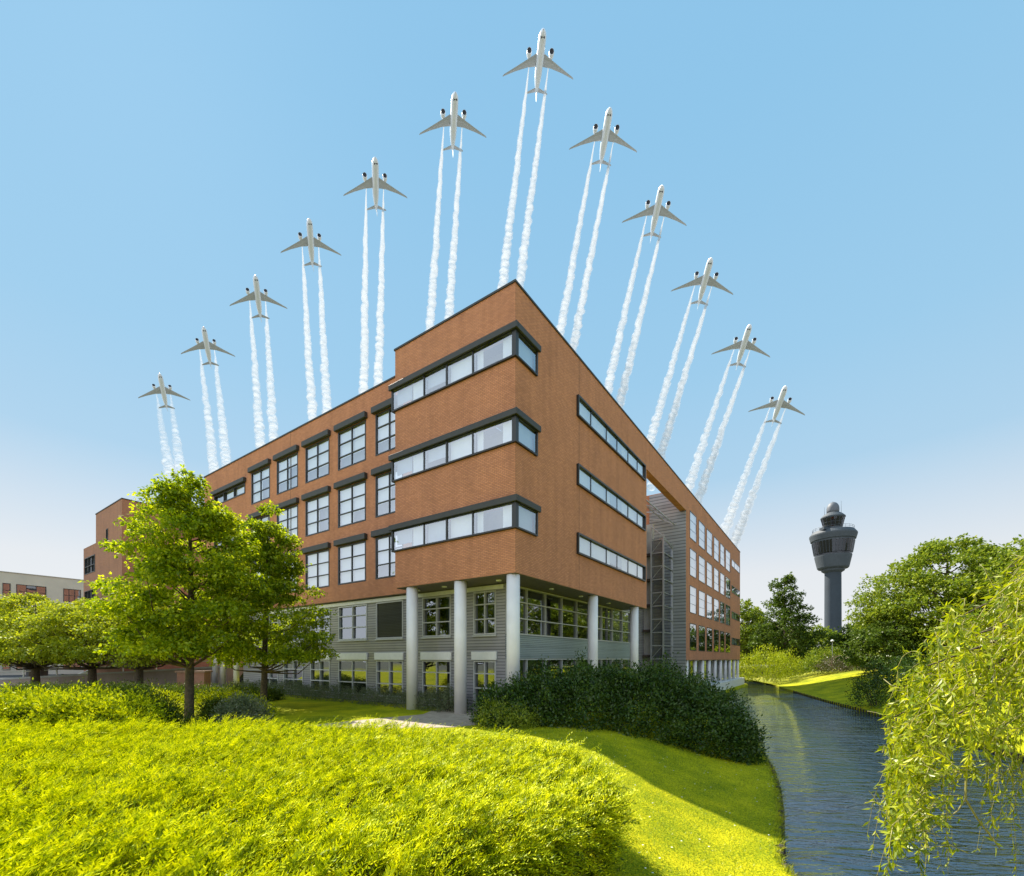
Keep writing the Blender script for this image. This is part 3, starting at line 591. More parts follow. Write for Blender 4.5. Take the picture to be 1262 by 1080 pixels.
LP=MB().tube([(0,0,0),(0,0,4.2)],[.06,.04],8).build('street_lamp',M['steel']); LP.location=(*at(1026,814,0)[:2],0)
LP.location=(49.0,69.5,.95); tag(LP,'slim grey lamp post standing before the dark bushes below the control tower','street lamp')
MB().lathe([(.05,4.2),(.22,4.25),(.24,4.4),(.05,4.55)],12).build('lamp_head',M['lamp'],LP)

# ------------------------------------------------------------------ control tower
CT=empty('control_tower',((1026.5-CU)/F*285,285,0)); tag(CT,'grey airport control tower with flared glazed cab and round dome','control tower')
CT.scale=(.82,.82,1); k_=.509
def tz(y): return EYE+(CV-(600+y/5.4))*k_
tcon=simple('tower_concrete',(.034,.047,.06),.75,var=.1,scale=.15); tlt=simple('tower_panel',(.055,.067,.077),.65,var=.08,scale=.3); tdk=simple('tower_dark',(.035,.045,.055),.5); tgl=glass_mat('tower_glass',.05,(.12,.15,.18),.5)
MB().lathe([(5.6,0),(5.5,20),(5.35,tz(565))],40,cap=False).build('shaft',tcon,CT,True)
MB().lathe([(5.3,tz(575)),(7.4,tz(562)),(7.6,tz(550)),(9.6,tz(547)),(10.2,tz(540)),(11.9,tz(470)),(12.0,tz(462))],48,cap=False).build('lower_bowl',tlt,CT)
MB().lathe([(11.7,tz(462)),(11.7,tz(452)),(12.2,tz(450)),(13.6,tz(372))],48,cap=False).build('window_band',tgl,CT)
MB().lathe([(11.2,tz(455)),(12.4,tz(372))],48,cap=False).build('control_room',tdk,CT)
mb=MB()
for i in range(40):
    t=2*math.pi*i/40; c,s=math.cos(t),math.sin(t); mb.tube([(12.25*c,12.25*s,tz(450)),(13.65*c,13.65*s,tz(372))],.13,4)
mb.build('mullion',tlt,CT)
MB().lathe([(13.5,tz(372)),(13.5,tz(362)),(14.4,tz(360)),(15.3,tz(330)),(15.3,tz(322)),(13.5,tz(300)),(10,tz(296)),(5,tz(292))],48,cap=False).build('rim',tlt,CT)
MB().box(-13,-7,-9,-4,tz(305),tz(288)).build('plant_box',tcon,CT)
MB().lathe([(6.0,tz(296)),(6.0,tz(275))],32,cap=False).build('cab_base',tlt,CT)
MB().lathe([(5.9,tz(275)),(7.6,tz(215))],24,cap=False).build('cab_glass',tgl,CT); MB().lathe([(5,tz(290)),(5.4,tz(215))],16).build('cab_core',tdk,CT)
mb=MB()
for i in range(16):
    t=2*math.pi*i/16; c,s=math.cos(t),math.sin(t); mb.tube([(6*c,6*s,tz(275)),(7.7*c,7.7*s,tz(213))],.14,4)
mb.lathe([(6.85,tz(243)),(6.85,tz(239))],24,cap=False); mb.build('cab_mullion',tlt,CT)
MB().lathe([(7.5,tz(216)),(8.0,tz(210)),(8.0,tz(204)),(6.2,tz(188)),(4.2,tz(176))],32).build('cab_roof',tlt,CT)
for ax,ay,ah in ((5,3,7),(-5,2,6),(2,-6,8),(-3,-5,5.5)): MB().tube([(ax,ay,tz(196)),(ax,ay,tz(196)+ah)],[.14,.06],6).build('antenna',tdk,CT)
mb=MB()
for hh in (1.0,1.9):
    mb.tube([(13.2*math.cos(i*math.pi/24),13.2*math.sin(i*math.pi/24),tz(300)+hh) for i in range(49)],.08,4)
for i in range(24): mb.tube([(13.2*math.cos(i*math.pi/12),13.2*math.sin(i*math.pi/12),tz(302)),(13.2*math.cos(i*math.pi/12),13.2*math.sin(i*math.pi/12),tz(300)+1.9)],.07,4)
mb.build('railing',tdk,CT)
dome=[(4.0,tz(176)),(4.1,tz(160))]+[(4.1*math.cos(t),tz(150)+4.4*math.sin(t)) for t in [i*math.pi/20 for i in range(0,10)]]+[(.3,tz(103)),(.02,tz(97))]
MB().lathe(dome,32).build('dome',simple('dome_grey',(.12,.13,.145),.6),CT,True)

# ------------------------------------------------------------------ foliage machinery
def rng(seed): return np.random.default_rng(seed)
def unit(v): return v/np.maximum(np.linalg.norm(v,axis=-1,keepdims=True),1e-9)
def leaf_obj(name,P,D,Nn,Ls,Ws,m,parent=None,curl=.12):
    """one mesh of leaf-shaped quads: base point P, direction D, rough normal Nn"""
    D=unit(D); S=unit(np.cross(D,Nn)); Nn=np.cross(S,D); n=len(P)
    Ls=np.broadcast_to(Ls,(n,))[:,None]; Ws=np.broadcast_to(Ws,(n,))[:,None]
    V=np.empty((n,4,3)); V[:,0]=P; V[:,1]=P+D*Ls*.42+S*Ws*.5-Nn*Ls*curl*.2; V[:,2]=P+D*Ls-Nn*Ls*curl; V[:,3]=P+D*Ls*.42-S*Ws*.5-Nn*Ls*curl*.2
    me=bpy.data.meshes.new(name); me.vertices.add(4*n); me.vertices.foreach_set('co',V.reshape(-1).astype(np.float32))
    me.loops.add(4*n); me.loops.foreach_set('vertex_index',np.arange(4*n,dtype=np.int32))
    me.polygons.add(n); me.polygons.foreach_set('loop_start',np.arange(0,4*n,4,dtype=np.int32)); me.polygons.foreach_set('loop_total',np.full(n,4,dtype=np.int32))
    me.update(calc_edges=True); return link(name,me,m,parent)
def rdir(g,n): return unit(g.normal(size=(n,3)))
def clump_leaves(g,cen,rad,per,flat=.55,droop=-.15):
    """leaf positions/directions for clumps: cen (k,3), rad (k,), per leaves each, bunched into twigs"""
    k=len(cen); tw=max(1,per//7); n=k*per
    tc=np.repeat(cen,tw,0); tr=np.repeat(rad,tw)[:,None]
    off=rdir(g,k*tw)*(g.uniform(.25,1,(k*tw,1))**.5); off[:,2]*=flat
    tp=tc+off*tr; td=unit(off*np.array((1,1,.4))+g.normal(size=(k*tw,3))*.35+np.array((0,0,droop)))
    m=per//tw; P=np.repeat(tp,m,0); d=np.repeat(td,m,0)
    t=g.uniform(-1,1,(len(P),1)); P=P+d*t*np.repeat(tr,m,0)*.28+g.normal(size=P.shape)*np.repeat(tr,m,0)*.05
    D=unit(d*.7+g.normal(size=P.shape)*.55+np.array((0,0,droop))); Nn=unit(np.array((0,0,1.))+g.normal(size=P.shape)*.55)
    return P,D,Nn
def tree(name,label,loc,height,c0,prof,nclump,per,leaf,m,seed,crad=(.5,.9),trunk_r=.16,group=None,flat=.55,limbs=.5,lean=(0,0),cat='tree',fork=None,inner=.25,trunk=True,asp=.62):
    """prof(t) -> crown radius at t in 0..1 between crown base c0 and the top"""
    g=rng(seed); E=empty(name,loc); tag(E,label,cat,group)
    t=g.uniform(0,1,nclump*4); rr=np.array([prof(x) for x in t]); keep=g.uniform(0,rr.max(),len(t))<rr; t=t[keep][:nclump]; k=len(t)
    ph=g.uniform(0,2*math.pi,k); rad=np.array([prof(x) for x in t])
    lobes=1+.10*np.sin(3*ph+seed)+.08*np.sin(5*ph+7*t+seed*2)
    r=rad*lobes*np.sqrt(g.uniform(inner,1,k)); z=c0+(height-c0)*t
    cen=np.c_[r*np.cos(ph)+lean[0]*z/height,r*np.sin(ph)+lean[1]*z/height,z]
    cr=g.uniform(*crad,k)*(.65+.35*np.minimum(1,rad/np.max(rad)*1.4))
    cen[:,2]=np.minimum(cen[:,2],height-cr*flat*.6)
    P,D,Nn=clump_leaves(g,cen,cr,per,flat)
    leaf_obj('crown',P,D,Nn,g.uniform(.7,1.25,len(P))*leaf,g.uniform(.8,1.2,len(P))*leaf*asp,m,E)
    if trunk:
        mb=MB(); hp=[(0,0,-.15),(0,0,.02),(.02,.01,height*.25),(.0+lean[0]*.5,.02+lean[1]*.5,height*.5),(lean[0]*.8,lean[1]*.8,height*.75),(lean[0],lean[1],height*.95)]
        hp=[Vector(p)+Vector((g.uniform(-1,1)*.05*p[2]*.2,g.uniform(-1,1)*.05*p[2]*.2,0)) for p in hp]
        mb.tube(hp,[trunk_r*1.5,trunk_r*1.15,trunk_r*.9,trunk_r*.65,trunk_r*.35,.015],10)
        for i in range(k):
            if g.uniform()<limbs:
                c=Vector(cen[i]); zt=max(c0*.75,c.z-Vector((c.x,c.y)).length*g.uniform(.45,.9)); f_=min(.95,zt/height)
                s=Vector((lean[0]*f_,lean[1]*f_,zt)); mid=s.lerp(c,.5)+Vector((0,0,-.12*(c-s).length))+Vector(g.normal(size=3)*.08*(c-s).length)
                r0=min(trunk_r*.42*(1-f_*.6),.03+.018*(c-s).length); mb.tube([s,s.lerp(mid,.5)+Vector((0,0,-.02)),mid,c],[r0,r0*.75,r0*.5,.008],5,False)
        mb.build('trunk',M['bark'],E,True)
    return E
def mound(name,label,cat,ells,n,leaf,m,seed,group=None,asp=.5,up=.25,zfun=zL,stem=True,depth=.35,clus=9,flip=.6,box=1.0):
    """shrub mass: leaves bunched over a union of domes (x,y,z0,rx,ry,h)"""
    g=rng(seed); E=empty(name,(ells[0][0],ells[0][1],ells[0][2])); tag(E,label,cat,group); o=np.array(E.location)
    ar=np.array([e[3]*e[4]+(e[3]+e[4])*e[5] for e in ells]); cnt=(n/clus*ar/ar.sum()).astype(int); PP=[];NN=[]
    for e,c in zip(ells,cnt):
        d=rdir(g,c*2); d[:,2]=np.abs(d[:,2]); d=d[:c]
        s=(1-depth*g.uniform(0,1,(c,1))**2)*(1+.09*np.sin(d[:,:1]*9+e[0])+.07*np.sin(d[:,1:2]*11+e[1])+.06*np.sin((d[:,2:]+d[:,:1])*17)+.05*g.normal(size=(c,1)))
        db=np.sign(d)*np.abs(d)**box; p=np.array((e[0],e[1],e[2]))+db*s*np.array((e[3],e[4],e[5])); nn=unit(d/np.array((e[3],e[4],e[5])))
        ok=np.ones(c,bool)
        for f in ells:
            if f is e: continue
            q=(p-np.array(f[:3]))/np.array(f[3:6]); ok&=(q**2).sum(1)>.62
        PP.append(p[ok]);NN.append(nn[ok])
    p=np.concatenate(PP);nn=np.concatenate(NN); p=np.repeat(p,clus,0);nn=np.repeat(nn,clus,0)
    p=p+g.normal(size=p.shape)*leaf*1.0
    D=unit(nn*.6+g.normal(size=p.shape)*.6+np.array((0,0,up))); N_=unit(nn+g.normal(size=p.shape)*flip)
    leaf_obj('foliage',p-o,D,N_,g.uniform(.7,1.3,len(p))*leaf,g.uniform(.8,1.2,len(p))*leaf*asp,m,E)
    if box<1:
        for e in ells:
            k=5000; d=rdir(g,k); d[:,2]=np.abs(d[:,2]); d=np.sign(d)*np.abs(d)**box
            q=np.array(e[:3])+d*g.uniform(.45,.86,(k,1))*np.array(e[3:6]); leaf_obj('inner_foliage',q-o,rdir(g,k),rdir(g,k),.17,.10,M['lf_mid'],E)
    if stem:
        mb=MB()
        for e in ells[:1]:
            for i in range(9):
                a=g.uniform(0,6.28); b=Vector((e[0]+.35*e[3]*math.cos(a),e[1]+.35*e[4]*math.sin(a),e[2]-.15)); t=Vector((e[0]+.8*e[3]*math.cos(a),e[1]+.8*e[4]*math.sin(a),e[2]+e[5]*.55))
                mb.tube([b-Vector(o),b.lerp(t,.5)-Vector(o)+Vector((0,0,.1)),t-Vector(o)],[.03,.02,.008],5)
        mb.build('stem',M['bark'],E)
    return E
# leaf colours
M['lf_maple']=leaf_mat('maple_leaf',[(.065,.13,.006),(.19,.29,.008),(.43,.51,.012),(.68,.70,.03)],.55,(1.22,1.13,.5),.02)
M['lf_maple2']=leaf_mat('maple_leaf_dark',[(.06,.12,.006),(.17,.26,.008),(.38,.47,.012),(.6,.64,.03)],.55,(1.22,1.13,.5),.02)
M['lf_low']=leaf_mat('low_tree_leaf',[(.11,.17,.008),(.24,.31,.012),(.38,.43,.018),(.5,.52,.03)],.5,(1.2,1.1,.6),.03)
M['lf_hedge']=leaf_mat('yellow_hedge_leaf',[(.045,.085,.002),(.23,.30,.003),(.66,.68,.006),(.88,.83,.012)],.24,(1.1,1.08,.5),.015,patch=7.0,rnd=.4,pat=1.9)
M['lf_dark']=leaf_mat('laurel_leaf',[(.012,.034,.006),(.03,.068,.008),(.058,.11,.012),(.12,.18,.02)],.25,None,.03,.35)
M['lf_lit']=leaf_mat('bright_shrub_leaf',[(.12,.18,.012),(.26,.32,.02),(.4,.43,.03)],.4,None,.03)
M['lf_grey']=leaf_mat('grey_green_leaf',[(.07,.095,.04),(.12,.155,.06),(.18,.2,.10),(.3,.25,.22)],.3,None,.03)
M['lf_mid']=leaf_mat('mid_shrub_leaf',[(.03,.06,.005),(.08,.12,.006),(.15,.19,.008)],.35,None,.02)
M['lf_far']=leaf_mat('far_tree_leaf',[(.06,.11,.010),(.14,.21,.012),(.27,.33,.018),(.42,.44,.03)],.45,None,.02)
M['lf_far2']=leaf_mat('far_tree_leaf_dark',[(.035,.07,.008),(.085,.14,.012),(.18,.24,.018)],.4,None,.02)
M['lf_yel']=leaf_mat('golden_shrub_leaf',[(.16,.22,.006),(.34,.40,.010),(.55,.56,.02)],.4,None,.02)
M['lf_pink']=leaf_mat('blossom_shrub_leaf',[(.05,.07,.02),(.09,.11,.03),(.16,.14,.07),(.33,.17,.2)],.3,None,.05)
M['lf_willow']=leaf_mat('willow_leaf',[(.05,.10,.007),(.19,.27,.010),(.42,.47,.012),(.66,.65,.03)],.5,(1.15,1.08,.45),.03,.4)

# left-hand trees
def profA(t): return np.interp(t,[0,.05,.28,.46,.68,.82,.92,1],[2.0,2.4,2.55,2.3,1.75,1.15,.45,.1])
def profB(t): return np.interp(t,[0,.04,.15,.4,.6,.82,.93,1],[2.2,3.0,3.2,2.1,1.6,1.0,.4,.1])
tree('maple_tree','tall broad leafy tree in front of the left end of the brick building',(-14.0,19.7,0),10.75,2.9,profA,175,300,.15,M['lf_maple'],14,(.5,.95),.17,flat=.36,limbs=.3,inner=.12)
tree('maple_tree','slimmer dark leafy tree standing on the lawn close to the brick wall',(-12.85,23.5,0),10.8,2.5,profB,150,300,.15,M['lf_maple2'],27,(.5,.95),.15,flat=.34,limbs=.3,inner=.12,lean=(.25,0))
def profU(w): return lambda t: w*np.interp(t,[0,.15,.45,.75,1],[.75,1,.95,.7,.25])
for i,(x,y,h,w_,lb) in enumerate(((-43.0,41,8.0,4.6,'flat topped small tree with bright leaves at the left edge of the photo'),(-36.5,39.5,7.6,4.2,'forked small tree with flat crown, next to the left edge tree'),(-30.4,37,8.2,3.6,'slim dark trunked small tree just left of the tall leafy tree'),(-48.5,46,9.0,4.2,'small tree behind the grey service cabinet, cut by the photo edge'))):
    tree('small_tree',lb,(x,y,0),h,2.3,profU(w_),110,230,.2,M['lf_low'],40+i,(.8,1.4),.3,'small trees along the ramp',flat=.36,limbs=.6)
# right-hand trees
def pc(w): return lambda t: w*np.interp(t,[0,.15,.35,.6,.85,1],[.9,1,.8,.5,.25,.05])
def pr(w): return lambda t: w*np.interp(t,[0,.2,.45,.7,.9,1],[.7,1,1,.85,.5,.15])
tree('alder_tree','dark cone shaped tree with an open top left of the control tower',(50.5,84,.95),17.9,1.5,pc(6.2),170,150,.36,M['lf_far2'],61,(.9,1.7),.3,flat=.5,inner=.1)
tree('round_tree','pale green rounded tree just beyond the right end of the brick building',(46.5,95,.95),14,1.2,pr(6.5),120,150,.45,M['lf_far'],62,(1.3,2.2),.3,'background trees')
tree('round_tree','low rounded tree partly hidden between the cone tree and the control tower',(62,104,.95),9.5,1,pr(6.0),90,150,.45,M['lf_far'],63,(1.3,2.2),.3,'background trees')
tree('round_tree','dark bushy tree at the foot of the control tower, right of its shaft',(59.0,76,.95),8.0,.6,pr(4.4),120,150,.34,M['lf_far2'],64,(1.0,1.7),.25,'background trees')
tree('spreading_tree','broad spreading green tree right of the control tower behind the willow',(53.5,56,.95),16.0,2.2,pr(9.4),300,210,.33,M['lf_far'],65,(1.1,2.1),.45,None,flat=.45,inner=.15)
tree('round_tree','dark undergrowth tree in the shade below the broad spreading tree',(45.5,55,.95),6.2,.3,pr(4.2),90,170,.3,M['lf_far2'],66,(.9,1.5),.2,'background trees')
tree('round_tree','dense green tree at the right edge of the photo behind the willow',(56,46,.95),14.5,1.2,pr(8.5),150,190,.36,M['lf_far'],67,(1.2,2.1),.4,'background trees')
for i,(x,y,h,w_) in enumerate(((78,118,10,8),(96,112,12,9),(98,90,13,9),(88,74,13,8),(40,112,9,7),(70,132,9,8))):
    tree('round_tree','far background tree in the tree line behind the canal lawn',(x,y,.95),h,.5,pr(w_),90,120,.6,M['lf_far2'] if i%2 else M['lf_far'],80+i,(1.8,2.8),.3,'far tree line')
# trees on the bank behind the viewer, mirrored in the ground floor windows
for i,(x,y,h) in enumerate(((-26,-20,11),(-12,-26,13),(3,-24,10),(17,-22,12),(-40,-8,11))):
    tree('round_tree','green tree in the row behind the viewer mirrored in the ground floor windows',(x,y,0.0 if x<6 else -.2),h,1.5,pr(5),70,110,.55,M['lf_far'],120+i,(1.3,2.2),.3,'mirrored trees')

# shrubs on the far lawn
mound('golden_shrub','bright yellow green shrub at the water edge beside the building end',"shrub",[(39.5,71,-.9,4.2,3.0,5.0),(44.5,74,-.5,3.4,2.6,3.9),(36.2,73,-.8,2.6,2.4,3.3)],9000,.32,M['lf_yel'],201,asp=.35,up=.7)
mound('blossom_shrub','low rounded shrub with pinkish blossom on the far lawn',"shrub",[(50.5,66,.85,3.6,2.2,2.2),(47.5,67.0,.8,2.4,2,1.9)],8000,.2,M['lf_pink'],202)
mound('green_shrub','dull green shrub left of the pinkish blossom shrub',"shrub",[(49.5,71.5,.85,3.6,2.2,3.4),(45.8,68.8,.6,1.7,1.5,2.2)],6000,.24,M['lf_far'],203)
mound('dark_shrub','dark shrub on the bank below the willow',"shrub",[(28.8,35.5,-1.0,1.9,1.7,3.1),(31.2,36,-.7,2.1,2,3.4)],9000,.16,M['lf_dark'],204,zfun=zR)
mound('dark_shrub','dark shrub at the far waterline beside the golden shrub',"shrub",[(35.2,78,-1,2.2,2,2.6)],3000,.25,M['lf_far2'],205)

# laurel bank under the right face of the building
la=[(-.1,18.2,-.05,1.5,1.25,1.55),(1.5,18.7,-.1,1.9,1.6,2.15),(3.2,18.4,-.25,2.1,1.9,2.35),(5.0,18.2,-.4,2.2,2.0,2.4),(6.6,17.8,-.75,2.1,1.9,2.35),(7.5,17.3,-1.0,1.6,1.5,1.95),(8.15,16.9,-1.1,1.05,1.0,1.5),(3.6,20.6,-.2,2.2,1.7,2.4),(6.4,20.4,-.5,2.4,2.0,2.75),(8.2,19.8,-.9,1.8,1.8,2.4)]
mound('laurel_bank','large dark laurel thicket spreading below the right face of the brick building','hedge',la,120000,.12,M['lf_dark'],210,depth=.22,flip=.6,stem=False,clus=12)
mound('bright_shrub','sunlit light green shrub at the left tip of the dark laurel thicket','shrub',[(-.55,17.4,0,.85,.7,.95),(.25,17.15,-.05,.75,.6,.8)],7000,.075,M['lf_lit'],211)
# planting along the left wall
row=[]
rr=random.Random(3)
b=6.9
while b<27: row.append((*loc2w(.95+rr.uniform(-.15,.15),b)[:2],0,.75,.6,rr.uniform(.75,1.05))); b+=.85
mound('border_hedge','low grey green flowering border along the foot of the left facade','hedge',row,30000,.075,M['lf_grey'],212,stem=False)
mound('border_shrub','rounded grey green bush between the two left columns',"shrub",[(*loc2w(.9,4.35)[:2],0,.8,.75,1.15),(*loc2w(.8,5.5)[:2],0,.85,.7,1.0)],8000,.07,M['lf_grey'],213)
# mid-ground hedges at the left
mound('clipped_hedge','bright yellow green hedge at the left edge behind the foreground hedge','hedge',[(-15.6,13.3,0,1.5,1.2,1.50),(-13.4,13.4,0,1.5,1.1,1.47),(-12.0,13.5,0,1.1,1.0,1.38),(-17.6,13.4,0,1.5,1.2,1.5)],70000,.10,M['lf_hedge'],220,asp=.42,up=.5,box=.55,stem=False)
mound('clipped_hedge','darker green shrub mass right of the bright left hedge','hedge',[(-13.8,15.6,0,1.7,1.3,1.55),(-12.4,15.0,0,1.4,1.2,1.45),(-11.6,14.7,0,1.0,1.0,1.15)],26000,.10,M['lf_mid'],221,asp=.3,up=.5)
mound('clipped_hedge','long dark hedge in front of the ramp and small trees','hedge',[(-32+i*2.3,30.5-i*.35,0,1.7,1.2,.8) for i in range(8)],22000,.13,M['lf_mid'],222,asp=.35,box=.7,stem=False)
mound('clipped_hedge','small sunlit hedge around the base of the tall leafy tree','hedge',[(-13.6,21.2,0,1.5,.9,1.1),(-12.0,20.3,0,1.3,.9,1.0),(-15.8,20.4,0,1.3,.9,1.1)],16000,.09,M['lf_hedge'],223,asp=.32)
mound('heather_bush','dusky blue green bush between the two leafy trees','shrub',[(-9.9,16.8,0,.95,.75,1.15),(-10.4,17.2,0,.8,.7,1.05)],12000,.075,M['lf_grey'],224)
mound('heather_bush','dusky dark bush right beside the trunk of the tall leafy tree','shrub',[(-11.9,18.3,0,.6,.5,.9)],6000,.075,M['lf_mid'],225)

# ------------------------------------------------------------------ foreground hedge: feathery sprigs leaning with the wind
def in_poly(poly,xy):
    x,y=xy[:,0],xy[:,1]; c=np.zeros(len(xy),bool); n=len(poly); j=n-1
    for i in range(n):
        xi,yi=poly[i]; xj,yj=poly[j]
        c^=((yi>y)!=(yj>y))&(x<(xj-xi)*(y-yi)/(yj-yi+1e-12)+xi); j=i
    return c
HP=[(-15,11.8),(-11,11.9),(-7.5,12.0),(-4.9,11.9),(-2.6,11.3),(-.6,10.4),(.4,9.5),(1.05,8.5),(1.4,7.4),(1.5,6.6),(1.42,6.2),(1.2,5.8),(.7,5.3),(.2,4.75),(-.24,4.28),(-.5,3.87),(-.8,3.2),(-1.3,2.2),(-1.7,1.7),(-4,1.7),(-15,2.5)]
HPR=np.array(resample(HP+[HP[0]],.12))
def hedge_top(xy):
    d=dist(HPR,xy); e=sm(d/.3)
    bump=.09*np.sin(xy[:,0]*1.9+xy[:,1]*.7)+.07*np.sin(xy[:,1]*2.6-xy[:,0]*1.1+1)+.05*np.sin(xy[:,0]*4.3+xy[:,1]*3.7)
    tuft=np.sin(xy[:,0]*7.3+2.1*np.sin(xy[:,1]*3.1))*np.sin(xy[:,1]*8.1+1.7*np.sin(xy[:,0]*4.3+1))+.6*np.sin(xy[:,0]*15+xy[:,1]*6)*np.sin(xy[:,1]*13-xy[:,0]*5)
    return .62+.18*e+bump*e*.7+.11*tuft-.12*sm((2-xy[:,1])/2)
HG=empty('foreground_hedge',(-4,5.5,0)); tag(HG,'big feathery yellow green hedge filling the foreground at lower left','hedge'); ho=np.array((-4,5.5,0))
def make_hedge():
    g=rng(301); sp=[]
    # roots of the sprigs: over the top and down the sides, denser where the hedge is near
    xy=np.c_[g.uniform(-15,1.6,110000),g.uniform(1.7,12.1,110000)]; xy=xy[in_poly(HP,xy)]
    vis=np.abs(xy[:,0]/np.maximum(xy[:,1],.3))<1.35; xy=xy[vis]
    keep=g.uniform(0,1,len(xy))<np.clip(3.2/xy[:,1],.34,.8); xy=xy[keep][:22000]
    z=hedge_top(xy)-g.uniform(.0,.3,len(xy))**1.2; top=np.c_[xy,z]; tn=np.tile((0,0,1.),(len(xy),1))
    # sides
    m=HPR[(HPR[:,0]>-2.2)]; i=g.integers(0,len(m),3600); nx=np.roll(m,-1,0)-np.roll(m,1,0); nrm=unit(np.c_[nx[:,1],-nx[:,0]]); 
    cen=np.array((-3.5,5.4)); sgn=np.sign(((m-cen)*nrm).sum(1)); nrm*=sgn[:,None]
    zz=g.uniform(.02,.98,len(i)); s=np.c_[m[i]+nrm[i]*(-.06-.3*(.98-zz)[:,None]+g.normal(size=(len(i),1))*.06),0*zz]
    base=hL(s[:,:2]); s[:,2]=base+(.64-base)*zz; sn=np.c_[nrm[i],np.full(len(i),.25)]
    P=np.concatenate((top,s)); Nn=np.concatenate((tn,sn)); n=len(P)
    wind=np.array((.62,.05,.42)); d=unit(wind*np.where(np.arange(n)<len(top),1,.45)[:,None]+Nn*.55+g.normal(size=(n,3))*.33)
    L=g.uniform(.18,.42,n); K=16
    t=np.tile(np.linspace(.08,1,K),n); Pi=np.repeat(P,K,0); di=np.repeat(d,K,0); Li=np.repeat(L,K)
    # each sprig bends over towards its tip
    bend=np.repeat(unit(g.normal(size=(n,3))*.4+np.array((.5,-.1,-.6))),K,0)
    pos=Pi+di*(Li*t)[:,None]+bend*(Li*t*t*.32)[:,None]
    axis=unit(di+bend*(t*.6)[:,None]); sd=unit(np.cross(axis,np.repeat(rdir(g,n)*.5+np.array((0,0,1)),K,0))); sgn=np.where(np.arange(n*K)%2==0,1,-1)[:,None]
    D=unit(axis*.85+sd*sgn*.75+g.normal(size=pos.shape)*.12); N_=unit(np.cross(axis,sd)+g.normal(size=pos.shape)*.35)
    ll=(.035+.028*(1-t))*g.uniform(.8,1.25,len(t))*1.3
    leaf_obj('foliage',pos-ho,D,N_,ll,ll*.27,M['lf_hedge'],HG,.2)
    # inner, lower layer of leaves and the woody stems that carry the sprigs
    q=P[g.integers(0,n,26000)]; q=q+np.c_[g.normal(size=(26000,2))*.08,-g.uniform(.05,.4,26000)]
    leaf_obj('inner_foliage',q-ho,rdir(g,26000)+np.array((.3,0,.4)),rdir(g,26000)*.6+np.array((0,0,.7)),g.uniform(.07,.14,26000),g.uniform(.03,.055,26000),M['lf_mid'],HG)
    mb=MB()
    for k in g.integers(0,n,1500):
        p=P[k]-ho; b=Vector((p[0]+g.uniform(-.25,.05),p[1]+g.uniform(-.15,.15),max(hL(P[k:k+1,:2])[0],p[2]-.6))); e=Vector(p)+Vector(d[k])*L[k]*.6
        mb.tube([b,b.lerp(e,.55)+Vector((-.03,0,.03)),e],[.007,.005,.002],3,False)
    mb.build('stem',M['stem'],HG)
make_hedge()

